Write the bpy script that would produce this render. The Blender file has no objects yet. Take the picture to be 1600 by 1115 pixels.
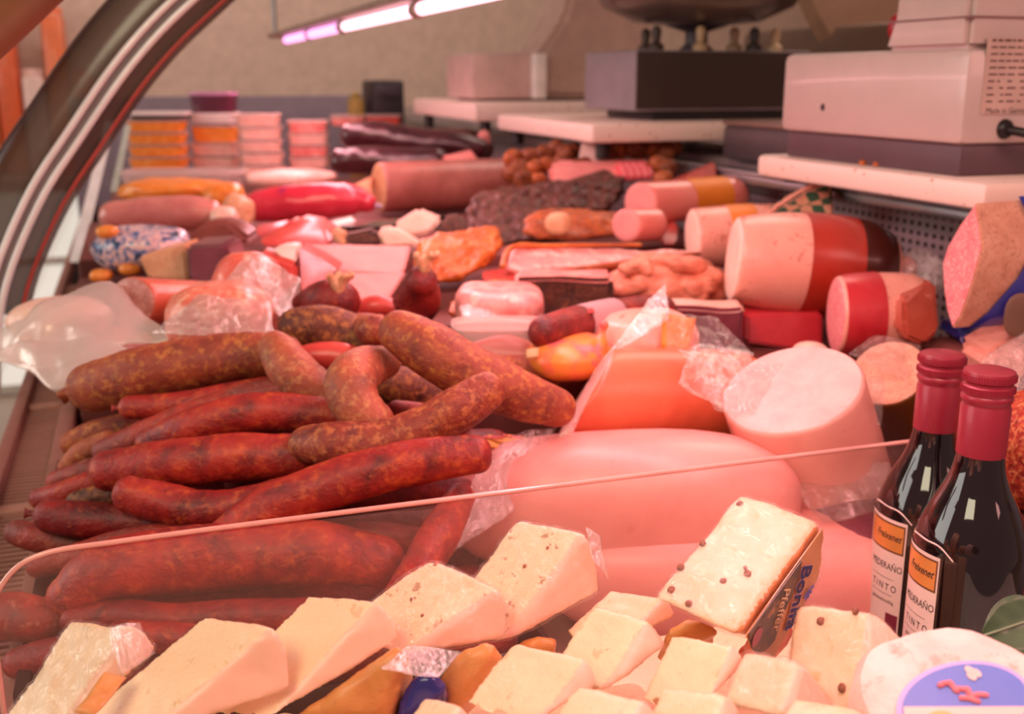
import bpy, bmesh, math, random
from mathutils import Vector, Matrix, noise
random.seed(7)
SC = bpy.context.scene
COL = SC.collection

# ---------------------------------------------------------------- camera, world, lights, exposure
ZC = 1.25                                   # eye height above the shop floor
FPX = 1700.0
PITCH = math.atan((557.5-119)/FPX)
YAW = math.atan((595/FPX)*math.cos(PITCH))
cam = bpy.data.cameras.new('camera'); camo = bpy.data.objects.new('camera', cam); COL.objects.link(camo)
camo.location = (0, 0, ZC); camo.rotation_euler = (math.pi/2-PITCH, 0, -YAW)
cam.sensor_width = 36; cam.lens = 36*FPX/1600; cam.clip_start = 0.02; cam.clip_end = 50
cam.dof.use_dof = True; cam.dof.focus_distance = 0.57; cam.dof.aperture_fstop = 9.0
SC.camera = camo
SC.view_settings.view_transform = 'Standard'; SC.view_settings.look = 'None'
SC.view_settings.gamma = 1; SC.view_settings.use_curve_mapping = False
SC.view_settings.exposure = 0.0
W = bpy.data.worlds.new('world'); SC.world = W; W.use_nodes = True
W.node_tree.nodes['Background'].inputs[0].default_value = (1.0, 0.60, 0.52, 1)
W.node_tree.nodes['Background'].inputs[1].default_value = 0.30
def area(name, loc, target, sx, sy, power, col):
    l = bpy.data.lights.new(name, 'AREA'); l.shape = 'RECTANGLE'; l.size = sx; l.size_y = sy
    l.energy = power; l.color = col
    o = bpy.data.objects.new(name, l); COL.objects.link(o); o.location = loc
    o.rotation_euler = (Vector(target)-Vector(loc)).to_track_quat('-Z', 'Y').to_euler()
    return o
area('shop_ceiling_lamp', (-0.75, -0.35, ZC+0.95), (0.25, 0.6, ZC-0.3), 0.7, 0.7, 13, (1.0, 0.87, 0.60))
area('street_daylight', (-2.2, 1.6, ZC+0.5), (0.1, 1.4, ZC-0.3), 1.6, 1.2, 26, (1.0, 0.95, 0.88))
area('case_tube_light', (0.316, 1.35, ZC+0.060), (0.316, 1.35, 0), 0.05, 2.6, 8.5, (1.0, 0.42, 0.46))
area('added_pink_fill', (1.05, -0.25, ZC+0.42), (0.3, 0.6, ZC-0.3), 0.6, 0.5, 5.5, (1.0, 0.43, 0.40))  # added unseen pink light that brightens the right-facing cheese sides
area('added_wall_fill', (0.2, 3.3, ZC+1.55), (0.1, 4.7, ZC+0.3), 1.4, 0.6, 20, (1.0, 0.80, 0.74))  # added unseen light that lifts the brightness of the back wall
area('service_ceiling_lamp', (1.6, 2.0, ZC+1.3), (1.0, 2.2, ZC-0.2), 1.2, 1.2, 20, (1.0, 0.74, 0.62))

# ---------------------------------------------------------------- helpers
Fh = Vector((math.sin(YAW), math.cos(YAW), 0)); Rt = Vector((math.cos(YAW), -math.sin(YAW), 0)); UP = Vector((0, 0, 1))
CF = Fh*math.cos(PITCH)-UP*math.sin(PITCH); CU = Fh*math.sin(PITCH)+UP*math.cos(PITCH)
def ray(px, py): return CF + Rt*((px-800)/FPX) + CU*((557.5-py)/FPX)
def P(px, py, d): return Vector((0, 0, ZC)) + ray(px, py)*d           # a point seen in the photo at depth d metres
def on_z(px, py, z):                                                  # where that sight line meets height z (eye-relative)
    r = ray(px, py); return Vector((0, 0, ZC)) + r*(z/r.z)
def on_x(px, py, x): r = ray(px, py); return Vector((0, 0, ZC)) + r*(x/r.x)
def on_y(px, py, y): r = ray(px, py); return Vector((0, 0, ZC)) + r*(y/r.y)
def rgb(h):
    h = h.lstrip('#'); v = [int(h[i:i+2], 16)/255 for i in (0, 2, 4)]
    return tuple((c/12.92 if c <= .04045 else ((c+.055)/1.055)**2.4) for c in v)+(1,)

def mk(name, verts, faces, mats, parent=None, smooth=True, origin=None, fm=None):
    vs = [Vector(v) for v in verts]
    if parent is not None:
        o0 = Vector(parent['_o'])
    elif origin is not None: o0 = Vector(origin)
    else:
        lo = [min(v[i] for v in vs) for i in range(3)]; hi = [max(v[i] for v in vs) for i in range(3)]
        o0 = Vector(((lo[0]+hi[0])/2, (lo[1]+hi[1])/2, lo[2]))
    me = bpy.data.meshes.new(name); me.from_pydata([v-o0 for v in vs], [], faces)
    if not isinstance(mats, (list, tuple)): mats = [mats]
    for m in mats: me.materials.append(m)
    if fm: me.polygons.foreach_set('material_index', fm)
    me.polygons.foreach_set('use_smooth', [smooth]*len(faces)); me.update()
    ob = bpy.data.objects.new(name, me); COL.objects.link(ob)
    ob['_o'] = list(o0)
    if parent is not None: ob.parent = parent
    else: ob.location = o0
    return ob
def T(o, label, cat, group=None):
    o['label'] = label; o['category'] = cat
    if group: o['group'] = group
    return o
def S(o): o['kind'] = 'structure'; return o
def root(name, loc):
    o = bpy.data.objects.new(name, None); COL.objects.link(o); o.location = loc; o['_o'] = list(loc); o.empty_display_size = .02
    return o
def from_bm(name, bm, mats, parent=None, smooth=False, origin=None):
    bmesh.ops.recalc_face_normals(bm, faces=bm.faces[:])
    bm.verts.index_update()
    v = [x.co.copy() for x in bm.verts]; f = [[y.index for y in x.verts] for x in bm.faces]; fm = [x.material_index for x in bm.faces]
    o = mk(name, v, f, mats, parent, smooth, origin, fm); bm.free(); return o
def autosmooth(o, deg=35):
    me = o.data; me.polygons.foreach_set('use_smooth', [True]*len(me.polygons))
    bm = bmesh.new(); bm.from_mesh(me); th = math.radians(deg)
    for e in bm.edges:
        if len(e.link_faces) == 2: e.smooth = e.calc_face_angle(0) < th
    bm.to_mesh(me); bm.free(); return o
def frame(yaw=0, tilt=0, roll=0):
    """axes of a piece: x along the camera's right, y away, z up, turned by yaw, then tilted (front up) and rolled"""
    b = Matrix((Rt, Fh, UP)).transposed()
    return b @ Matrix.Rotation(math.radians(yaw), 3, 'Z') @ Matrix.Rotation(math.radians(tilt), 3, 'X') @ Matrix.Rotation(math.radians(roll), 3, 'Y')
def wob(p, s, a, seed=0):
    return noise.noise_vector(Vector(p)*s+Vector((seed*3.1, seed*1.7, seed*5.3)))*a

def organic(o, vox=.0016, it=3, amp=.0008, freq=50, amp2=.0, freq2=160, sides=()):
    """melts a blocky solid into one smooth, slightly uneven skin; sides = [(direction, slot)] gives cut faces their own material"""
    md = o.modifiers.new('r', 'REMESH'); md.mode = 'VOXEL'; md.voxel_size = vox
    me = bpy.data.meshes.new_from_object(o.evaluated_get(bpy.context.evaluated_depsgraph_get())); o.modifiers.clear()
    mats = list(o.data.materials); me.materials.clear()
    for m in mats: me.materials.append(m)
    bm = bmesh.new(); bm.from_mesh(me); bm.normal_update()
    o0 = Vector(o['_o']); sd = len(bm.verts) % 97
    for k in range(it): bmesh.ops.smooth_vert(bm, verts=bm.verts[:], factor=.5, use_axis_x=True, use_axis_y=True, use_axis_z=True)
    bm.normal_update()
    for f in bm.faces:
        f.smooth = True; f.material_index = 0
        for dr, s in sides:
            if f.normal.dot(dr) > .78: f.material_index = s
    ns = [v.normal.copy() for v in bm.verts]
    for v, n in zip(bm.verts, ns):
        p = v.co+o0
        v.co = v.co + n*(amp*noise.noise(p*freq+Vector((sd, 0, 0)))*1.6 + amp2*noise.noise(p*freq2))
    bm.to_mesh(me); bm.free(); old = o.data; o.data = me; bpy.data.meshes.remove(old); me.name = o.name
    return o
def box(name, c, size, mat, parent=None, M=None, bev=.003, seg=2, smooth=True):
    """bevelled box; c is its centre in the world"""
    M = M or Matrix.Identity(3)
    bm = bmesh.new(); bmesh.ops.create_cube(bm, size=1)
    for v in bm.verts: v.co = Vector((v.co.x*size[0], v.co.y*size[1], v.co.z*size[2]))
    if bev: bmesh.ops.bevel(bm, geom=bm.edges[:], offset=min(bev, min(size)*.45), segments=seg, affect='EDGES', profile=.5)
    for v in bm.verts: v.co = M @ v.co + Vector(c)
    return autosmooth(from_bm(name, bm, mat, parent, smooth))
def bounds_box(name, x, y, z, mat, parent=None, bev=.003):            # z eye-relative
    return box(name, ((x[0]+x[1])/2, (y[0]+y[1])/2, ZC+(z[0]+z[1])/2), (x[1]-x[0], y[1]-y[0], z[1]-z[0]), mat, parent, bev=bev)

def crom(pts, n):
    out = []; k = len(pts)
    for i in range(k-1):
        p0 = pts[max(i-1, 0)]; p1 = pts[i]; p2 = pts[i+1]; p3 = pts[min(i+2, k-1)]
        for j in range(n):
            t = j/n
            out.append(tuple(.5*((2*p1[a])+(-p0[a]+p2[a])*t+(2*p0[a]-5*p1[a]+4*p2[a]-p3[a])*t*t+(-p0[a]+3*p1[a]-3*p2[a]+p3[a])*t**3) for a in range(len(p1))))
    out.append(tuple(pts[-1])); return out
def frames(pl):
    fr = []; n = len(pl); t0 = (pl[1]-pl[0]).normalized()
    u = t0.cross(UP); u = u.normalized() if u.length > .05 else t0.orthogonal().normalized()
    for i in range(n):
        t = (pl[min(i+1, n-1)]-pl[max(i-1, 0)]).normalized()
        u = (u - t*u.dot(t)).normalized(); fr.append((t, u, t.cross(u)))
    return fr
def tube_mesh(pts, nr=18, n=7, amp=.03, freq=45, seed=0, ends=(1, 1), capn=5, flat=1.0):
    """pts: (x,y,z,r) control points in the world -> closed rounded tube"""
    sp = crom(pts, n); pl = [Vector(s[:3]) for s in sp]; rr = [s[3] for s in sp]; fr = frames(pl)
    rings = []
    def ring(c, r, f): rings.append([c+(f[1]*math.cos(a)+f[2]*flat*math.sin(a))*r for a in [2*math.pi*k/nr for k in range(nr)]])
    for k in range(capn):
        a = math.pi/2*(k+.35)/capn; ring(pl[0]-fr[0][0]*rr[0]*ends[0]*math.cos(a), rr[0]*math.sin(a)**.8, fr[0])
    for c, r, f in zip(pl, rr, fr): ring(c, r, f)
    for k in range(capn-1, -1, -1):
        a = math.pi/2*(k+.35)/capn; ring(pl[-1]+fr[-1][0]*rr[-1]*ends[1]*math.cos(a), rr[-1]*math.sin(a)**.8, fr[-1])
    vs = []; rm = sum(rr)/len(rr)
    for R in rings:
        c = sum(R, Vector())/nr
        for v in R:
            d = v-c; k = 1+amp*(noise.noise(v*freq+Vector((seed*7.7, 0, 0)))*1.2+.5*noise.noise(v*freq*2.7+Vector((0, seed*3.3, 0)))+.22*noise.noise(v*freq*7+Vector((0, 0, seed))))
            vs.append(c+d*k)
    fs = []
    for i in range(len(rings)-1):
        for k in range(nr):
            a = i*nr+k; b = i*nr+(k+1) % nr; fs.append((a, b, b+nr, a+nr))
    fs.append(tuple(range(nr-1, -1, -1))); m = (len(rings)-1)*nr; fs.append(tuple(m+k for k in range(nr)))
    return vs, fs, pl, fr, rr
def pix_path(pts, d, r):
    """[(px,py[,depth])], depth, radius in photo pixels (single or list) -> world control points"""
    out = []
    for i, p in enumerate(pts):
        dd = p[2] if len(p) > 2 else d; rp = r[i] if isinstance(r, (list, tuple)) else r
        out.append(tuple(P(p[0], p[1], dd))+(rp*dd/FPX,))
    return out
SEED = [0]
def sausage(name, pts, d, r, mat, label, cat='sausage', group=None, amp=.05, freq=45, tail=None, nr=30, ends=(1, 1), tmat=None):
    SEED[0] += 1
    vs, fs, pl, fr, rr = tube_mesh(pix_path(pts, d, r), nr=nr, n=12, capn=7, amp=amp, freq=freq, seed=SEED[0], ends=ends)
    o = T(mk(name, vs, fs, mat), label, cat, group)
    for e in (tail or ()):                                            # pinched casing end with its little frill
        i, s = (0, -1) if e == 0 else (-1, 1)
        t = fr[i][0]*s; c = pl[i]+t*rr[i]*ends[e]*.93; q = rr[i]
        v2 = []; nn = 10; prof = [(0, .34), (.14, .24), (.28, .17), (.42, .2), (.6, .3), (.66, .2)]
        for h, w in prof:
            for k in range(nn):
                a = 2*math.pi*k/nn; ww = w*(1+.35*math.sin(3*a+SEED[0])*(h > .3))
                v2.append(c+t*(h*q)+(fr[i][1]*math.cos(a)+fr[i][2]*math.sin(a))*ww*q)
        f2 = [(j*nn+k, j*nn+(k+1) % nn, (j+1)*nn+(k+1) % nn, (j+1)*nn+k) for j in range(len(prof)-1) for k in range(nn)]
        f2.append(tuple((len(prof)-1)*nn+k for k in range(nn)))
        mk('casing_end', v2, f2, tmat or mat, o)
    return o

def roll(name, A, B, rp, mats, label, cat, group=None, bands=(), tilt=None, nr=32, amp=.012, taper=1.0, endr=.55, flat=1.0, face='cut_face', bulge=1.0, domed=.0, freq=25):
    """cut sausage roll: A and B (px,py,d) axis ends, rp photo-pixel radius at A; mats=(casing, cut face); bands=[(t0,t1,mat,name)]"""
    SEED[0] += 1
    a = P(*A); b = P(*B); r = rp*A[2]/FPX; t = (b-a).normalized(); L = (b-a).length
    u = t.cross(UP).normalized(); w = t.cross(u); w = -w
    nrm = t
    if tilt is not None: nrm = (t + u*tilt[0] + w*tilt[1]).normalized()
    prof = [(0, .955), (.012, .99), (.03, 1)]+[(x/12, 1+(bulge-1)*math.sin(math.pi*x/12)) for x in range(1, 11)]
    prof += [(.9, 1*.97), (.95, .88), (.98, .76), (1, endr)]
    prof = [(s, k*(1+(taper-1)*s)) for s, k in prof]
    def ringat(s, k):
        out = []
        for i in range(nr):
            th = 2*math.pi*i/nr; off = (u*math.cos(th)+w*math.sin(th)*flat)*r*k
            p0 = a+t*(L*s)+off
            sh = -off.dot(nrm)/t.dot(nrm)*(1-s)**1.5 if tilt is not None else 0
            p0 = p0+t*sh
            n_ = 1+amp*noise.noise(p0*freq+Vector((SEED[0], 0, 0)))
            out.append(a+t*(L*s)+t*sh+off*n_)
        return out
    vs = []; fs = []; rings = [ringat(s, k) for s, k in prof]
    for R in rings: vs += R
    m = len(rings)
    for i in range(m-1):
        for k in range(nr): fs.append((i*nr+k, i*nr+(k+1) % nr, (i+1)*nr+(k+1) % nr, (i+1)*nr+k))
    fs.append(tuple((m-1)*nr+k for k in range(nr))); fs.append(tuple(range(nr-1, -1, -1)))
    o = T(mk(name, vs, fs, mats[0]), label, cat, group)
    R0 = rings[0]; c = sum(R0, Vector())/nr; fv = [c-nrm*(.0012+domed*r)]; ff = []
    for q in (.35, .7, .93, 1.0):
        fv += [c+(p-c)*q-nrm*(.0012*(q < 1)+domed*r*(1-q*q)) for p in R0]
    for k in range(nr): ff.append((0, 1+(k+1) % nr, 1+k))
    for j in range(3):
        for k in range(nr): ff.append((1+j*nr+k, 1+j*nr+(k+1) % nr, 1+(j+1)*nr+(k+1) % nr, 1+(j+1)*nr+k))
    mk(face, fv, ff, mats[1], o)
    for t0, t1, mat, nm in bands:
        bv = []; bf = []; ss = [t0+(t1-t0)*j/6 for j in range(7)]
        import bisect
        for s in ss:
            for j in range(len(prof)-1):
                if prof[j][0] <= s <= prof[j+1][0]:
                    f_ = (s-prof[j][0])/(prof[j+1][0]-prof[j][0]); k = prof[j][1]*(1-f_)+prof[j+1][1]*f_; break
            R = ringat(s, k); cc = a+t*(L*s)
            bv += [p+((p-cc)-t*((p-cc).dot(t))).normalized()*.0009 for p in R]
        for j in range(6):
            for k in range(nr): bf.append((j*nr+k, j*nr+(k+1) % nr, (j+1)*nr+(k+1) % nr, (j+1)*nr+k))
        mk(nm, bv, bf, mat, o)
    return o

def lump(name, c, r, mat, label, cat, group=None, M=None, pw=2.4, amp=.12, freq=22, sub=4, parent=None, sub2=.05):
    """irregular rounded piece: superellipsoid with noise; c (px,py,d) or a world point"""
    SEED[0] += 1
    cc = P(*c) if not isinstance(c, Vector) else c; M = M or frame()
    bm = bmesh.new(); bmesh.ops.create_icosphere(bm, subdivisions=sub, radius=1)
    rm = sum(r)/3
    for v in bm.verts:
        p = v.co; k = (abs(p.x)**pw+abs(p.y)**pw+abs(p.z)**pw)**(-1/pw); p = p*k
        q = M @ Vector((p.x*r[0], p.y*r[1], p.z*r[2]))
        nn = amp*noise.noise(q*freq+Vector((SEED[0]*2.3, 0, SEED[0])))+sub2*noise.noise(q*freq*3.3+Vector((0, SEED[0], 0)))
        v.co = cc+q*(1+nn)
    o = from_bm(name, bm, mat, parent, True)
    return o if parent is not None else T(o, label, cat, group)

def slab(name, c, size, mat, label=None, cat=None, group=None, yaw=0, tilt=0, rl=0, bev=.006, amp=.003, freq=30, cuts=7, parent=None, top=None, side=None):
    """cut block of meat: subdivided bevelled box with a gentle wobble; top / side = material slots"""
    SEED[0] += 1
    cc = P(*c) if not isinstance(c, Vector) else c; M = frame(yaw, tilt, rl)
    bm = bmesh.new(); bmesh.ops.create_cube(bm, size=1)
    for v in bm.verts: v.co = Vector((v.co.x*size[0], v.co.y*size[1], v.co.z*size[2]))
    bmesh.ops.bevel(bm, geom=bm.edges[:], offset=min(bev, min(size)*.4), segments=2, affect='EDGES')
    bmesh.ops.subdivide_edges(bm, edges=[e for e in bm.edges if e.calc_length() > max(size)/4], cuts=cuts, use_grid_fill=True)
    bm.normal_update(); mats = [mat]
    if top: mats.append(top)
    for f in bm.faces:
        if top and f.normal.z > .8: f.material_index = 1
    if side:
        mats.append(side)
        for f in bm.faces:
            if f.normal.x < -.8: f.material_index = len(mats)-1
    for v in bm.verts:
        q = M @ v.co; v.co = cc+q+wob(q, freq, amp, SEED[0])
    o = autosmooth(from_bm(name, bm, mats, parent), 45)
    return o if parent is not None else T(o, label, cat, group)

def solid(name, poly, ext, mats, parent=None, bev=.003, seg=2, amp=.0, freq=30, cuts=0, facemat=None, org=None):
    """prism: world polygon swept by the vector ext, bevelled; facemat: slot of the first polygon and its opposite"""
    bm = bmesh.new(); a = [bm.verts.new(p) for p in poly]; b = [bm.verts.new(Vector(p)+ext) for p in poly]
    n = len(poly); f1 = bm.faces.new(a); f2 = bm.faces.new(b[::-1])
    for i in range(n): bm.faces.new((a[i], a[(i+1) % n], b[(i+1) % n], b[i]))
    bmesh.ops.recalc_face_normals(bm, faces=bm.faces[:])
    if facemat is not None: f1.material_index = facemat; f2.material_index = facemat
    if bev: bmesh.ops.bevel(bm, geom=bm.edges[:], offset=bev, segments=seg, affect='EDGES', clamp_overlap=True)
    if cuts and not org: bmesh.ops.triangulate(bm, faces=[f for f in bm.faces if len(f.verts) > 4]); bmesh.ops.subdivide_edges(bm, edges=[e for e in bm.edges if e.calc_length() > .012], cuts=cuts, use_grid_fill=True)
    if amp and not org:
        for v in bm.verts: v.co = v.co+wob(v.co, freq, amp, len(bm.verts))
    o = autosmooth(from_bm(name, bm, mats, parent), 40)
    if org:
        n1 = (Vector(poly[1])-Vector(poly[0])).cross(Vector(poly[-1])-Vector(poly[0])).normalized()
        organic(o, org, amp=max(amp, .0006), freq=freq, amp2=amp*.4, sides=[(n1, facemat), (-n1, facemat)] if facemat else ())
    return o
def pixsolid(name, pts, d, thick, mats, label, cat, group=None, dirn=None, **k):
    """block whose visible face is a photo polygon at depth d (or per-point depth), going back by thick metres"""
    poly = [P(p[0], p[1], p[2] if len(p) > 2 else d) for p in pts]
    n = dirn or Fh
    if k.get('cuts') and 'org' not in k: k['org'] = .0025; k['amp'] = k.get('amp', .002)*1.0
    return T(solid(name, poly, n*thick, mats, **k), label, cat, group)

def sheet(name, corners, mat, nu=16, nv=12, amp=.004, freq=35, parent=None, label=None, cat=None, group=None, thick=.0004, sag=0):
    """crumpled film or paper: bilinear patch between four photo corners (px,py,d), order around"""
    SEED[0] += 1
    q = [P(*c) for c in corners]; vs = []; fs = []
    for j in range(nv+1):
        for i in range(nu+1):
            u, v = i/nu, j/nv
            p = q[0]*(1-u)*(1-v)+q[1]*u*(1-v)+q[2]*u*v+q[3]*(1-u)*v
            e = 1 if 0 < i < nu and 0 < j < nv else .6
            vs.append(p+wob(p, freq, amp*e, SEED[0])+wob(p, freq*3, amp*.3, SEED[0]+9)+UP*sag*math.sin(math.pi*u)*math.sin(math.pi*v))
    for j in range(nv):
        for i in range(nu): a = j*(nu+1)+i; fs.append((a, a+1, a+nu+2, a+nu+1))
    o = mk(name, vs, fs, mat, parent)
    if thick:
        m = o.modifiers.new('thickness', 'SOLIDIFY'); m.thickness = thick
    return T(o, label, cat, group) if label else o
def lathe(name, c, prof, mat, parent=None, n=40, axis=None, smooth=True, ridge=None):
    """prof: (radius, height) up the axis from c"""
    ax = (axis or UP).normalized(); u = ax.orthogonal().normalized() if abs(ax.z) < .99 else Vector((1, 0, 0)); w = ax.cross(u)
    vs = []; fs = []
    for r, h in prof:
        for k in range(n):
            a = 2*math.pi*k/n; vs.append(Vector(c)+ax*h+(u*math.cos(a)+w*math.sin(a))*r)
    m = len(prof)
    for i in range(m-1):
        for k in range(n): fs.append((i*n+k, i*n+(k+1) % n, (i+1)*n+(k+1) % n, (i+1)*n+k))
    fs.append(tuple(range(n-1, -1, -1))); fs.append(tuple((m-1)*n+k for k in range(n)))
    return autosmooth(mk(name, vs, fs, mat, parent), 40)
def text_geo(body, size, shear=0, bold=0, ext=0):
    cu = bpy.data.curves.new('lettering', 'FONT'); cu.body = body; cu.size = size; cu.shear = shear; cu.offset = bold; cu.extrude = ext
    cu.align_x = 'CENTER'; cu.align_y = 'CENTER'; cu.resolution_u = 3
    ob = bpy.data.objects.new('lettering', cu); COL.objects.link(ob)
    me = bpy.data.meshes.new_from_object(ob.evaluated_get(bpy.context.evaluated_depsgraph_get()))
    v = [x.co.copy() for x in me.vertices]; f = [list(p.vertices) for p in me.polygons]
    bpy.data.objects.remove(ob); bpy.data.curves.remove(cu); bpy.data.meshes.remove(me)
    return v, f
def flat_text(name, body, size, c, ux, uy, mat, parent, sy=1, **k):
    v, f = text_geo(body, size, **k); ux = ux.normalized(); uy = uy.normalized()*sy
    return mk(name, [c+ux*p.x+uy*p.y for p in v], f, mat, parent, False)

# ---------------------------------------------------------------- materials
MATS = {}
def nm(name):
    m = bpy.data.materials.new(name); m.use_nodes = True; nt = m.node_tree; b = nt.nodes['Principled BSDF']; MATS[name] = m
    return m, nt, b
def coords(nt, scale=1, stretch=(1, 1, 1), rand=True):
    tc = nt.nodes.new('ShaderNodeTexCoord'); mp = nt.nodes.new('ShaderNodeMapping'); mp.inputs['Scale'].default_value = stretch
    nt.links.new(tc.outputs['Object'], mp.inputs['Vector'])
    if rand:
        oi = nt.nodes.new('ShaderNodeObjectInfo'); ml = nt.nodes.new('ShaderNodeMath'); ml.operation = 'MULTIPLY'; ml.inputs[1].default_value = 9
        cb = nt.nodes.new('ShaderNodeCombineXYZ'); nt.links.new(oi.outputs['Random'], ml.inputs[0])
        for i in range(3): nt.links.new(ml.outputs[0], cb.inputs[i])
        nt.links.new(cb.outputs[0], mp.inputs['Location'])
    return mp.outputs['Vector']
def tex(nt, vec, kind, scale, detail=3, rough=.55, dist=0):
    if kind == 'n':
        t = nt.nodes.new('ShaderNodeTexNoise'); t.inputs['Detail'].default_value = detail; t.inputs['Roughness'].default_value = rough; t.inputs['Distortion'].default_value = dist; out = t.outputs['Fac']
    else:
        t = nt.nodes.new('ShaderNodeTexVoronoi'); out = t.outputs['Distance']
        if kind == 'c': out = t.outputs['Color']
    t.inputs['Scale'].default_value = scale; nt.links.new(vec, t.inputs['Vector']); return out
def ramp(nt, fac, stops):
    r = nt.nodes.new('ShaderNodeValToRGB'); e = r.color_ramp.elements
    while len(e) < len(stops): e.new(.5)
    for el, (p, c) in zip(e, stops): el.position = p; el.color = rgb(c) if isinstance(c, str) else c
    nt.links.new(fac, r.inputs[0]); return r.outputs['Color']
def mix(nt, fac, a, b):
    m = nt.nodes.new('ShaderNodeMix'); m.data_type = 'RGBA'
    for s, i in ((fac, 0), (a, 6), (b, 7)):
        if isinstance(s, (int, float)): m.inputs[i].default_value = s
        elif isinstance(s, str): m.inputs[i].default_value = rgb(s)
        else: nt.links.new(s, m.inputs[i])
    return m.outputs[2]
def bump(nt, b, h, strength, dist=.002, prev=None):
    n = nt.nodes.new('ShaderNodeBump'); n.inputs['Strength'].default_value = strength; n.inputs['Distance'].default_value = dist
    nt.links.new(h, n.inputs['Height'])
    if prev is not None: nt.links.new(prev, n.inputs['Normal'])
    nt.links.new(n.outputs['Normal'], b.inputs['Normal']); return n.outputs['Normal']
def plain(name, col, rough=.5, metal=0, coat=0, spec=.5, nz=.06, sc=30):
    m, nt, b = nm(name); b.inputs['Roughness'].default_value = rough; b.inputs['Metallic'].default_value = metal
    b.inputs['Coat Weight'].default_value = coat; b.inputs['Coat Roughness'].default_value = .08; b.inputs['Specular IOR Level'].default_value = spec
    v = coords(nt); c = rgb(col); k = 1-nz*2
    nt.links.new(ramp(nt, tex(nt, v, 'n', sc), [(.3, (c[0]*k, c[1]*k, c[2]*k, 1)), (.7, tuple(min(1, x*(1+nz)) for x in c[:3])+(1,))]), b.inputs['Base Color'])
    return m
def meat(name, base, spots=None, s1=60, s2=220, thr=(.18, .34), rough=.42, bmp=.35, coat=.15, streak=(1, 1, 1), sss=0, spotmix=.8, vk='n', bs=260):
    """cured meat: soft colour clouds, fat / smoke specks, fine wrinkled casing"""
    m, nt, b = nm(name); v = coords(nt, stretch=streak); b.inputs['Roughness'].default_value = rough
    b.inputs['Coat Weight'].default_value = coat; b.inputs['Coat Roughness'].default_value = .2
    n1 = tex(nt, v, 'n', s1, 5, .6, .4)
    col = ramp(nt, n1, [(.28+.44*i/max(1, len(base)-1), c) for i, c in enumerate(base)])
    if spots:
        vo = tex(nt, v, 'v', s2) if vk == 'v' else tex(nt, v, 'n', s2, 4, .65)
        f = ramp(nt, vo, [(thr[0], (1, 1, 1, 1) if vk == 'v' else (0, 0, 0, 1)), (thr[1], (0, 0, 0, 1) if vk == 'v' else (1, 1, 1, 1))])
        msk = nt.nodes.new('ShaderNodeMath'); msk.operation = 'MULTIPLY'; nt.links.new(f, msk.inputs[0]); msk.inputs[1].default_value = spotmix
        col = mix(nt, msk.outputs[0], col, spots)
    nt.links.new(col, b.inputs['Base Color'])
    p = bump(nt, b, tex(nt, v, 'n', bs, 5, .6), bmp, .0016); bump(nt, b, n1, bmp*.7, .003, p)
    if sss:
        b.inputs['Subsurface Weight'].default_value = sss; b.inputs['Subsurface Radius'].default_value = (.006, .0025, .0015); b.inputs['Subsurface Scale'].default_value = 1
    return m
def film(name, dens=.05, tint=(1, .95, .93, 1), rough=.14, wr=90, st=.9, edge=.22, milk=.03):
    """cling film: see-through, glossy where it folds, a little milk where it is crumpled"""
    m, nt, b = nm(name); v = coords(nt); b.inputs['Base Color'].default_value = tint; b.inputs['Roughness'].default_value = .5
    gl = nt.nodes.new('ShaderNodeBsdfGlossy'); gl.inputs['Roughness'].default_value = rough; gl.inputs[0].default_value = tint
    h = tex(nt, v, 'n', wr, 4, .6, .8); bn = bump(nt, b, h, st, .005); nt.links.new(bn, gl.inputs['Normal'])
    tr = nt.nodes.new('ShaderNodeBsdfTransparent'); tr.inputs[0].default_value = (1, .985, .98, 1); lw = nt.nodes.new('ShaderNodeLayerWeight'); lw.inputs[0].default_value = .3
    nt.links.new(bn, lw.inputs['Normal'])
    mr = nt.nodes.new('ShaderNodeMapRange'); mr.inputs['To Min'].default_value = dens; mr.inputs['To Max'].default_value = min(1, dens+edge); nt.links.new(lw.outputs['Facing'], mr.inputs['Value'])
    mk_ = nt.nodes.new('ShaderNodeMixShader'); mk_.inputs[0].default_value = milk; nt.links.new(tr.outputs[0], mk_.inputs[1]); nt.links.new(b.outputs[0], mk_.inputs[2])
    ms = nt.nodes.new('ShaderNodeMixShader'); nt.links.new(mr.outputs[0], ms.inputs[0]); nt.links.new(mk_.outputs[0], ms.inputs[1]); nt.links.new(gl.outputs[0], ms.inputs[2])
    nt.links.new(ms.outputs[0], nt.nodes['Material Output'].inputs[0]); return m
def glow(name, col, s):
    m, nt, b = nm(name); b.inputs['Base Color'].default_value = rgb(col); b.inputs['Emission Color'].default_value = rgb(col); b.inputs['Emission Strength'].default_value = s; return m

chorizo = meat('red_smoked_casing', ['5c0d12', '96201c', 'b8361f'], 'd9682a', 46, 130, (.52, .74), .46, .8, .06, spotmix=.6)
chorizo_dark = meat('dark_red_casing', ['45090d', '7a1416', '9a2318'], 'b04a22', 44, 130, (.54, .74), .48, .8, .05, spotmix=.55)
brownred = meat('greyish_red_casing', ['6b3a34', '8a2d22', 'b0392a'], 'c98a6a', 34, 160, (.55, .75), .5, .8, .04, spotmix=.5)
salami = meat('coarse_salami_casing', ['6b2a20', '96402a', 'ae5430'], 'd48a3c', 40, 150, (.50, .66), .55, .9, .03, spotmix=.6)
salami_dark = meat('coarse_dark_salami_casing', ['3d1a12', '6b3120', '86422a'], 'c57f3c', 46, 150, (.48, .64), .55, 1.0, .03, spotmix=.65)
salami_pale = meat('pale_smoked_casing', ['7e4a3c', 'a85238', 'bf5f3c'], 'd8a468', 40, 170, (.50, .70), .55, .9, .03, spotmix=.6)
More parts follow.
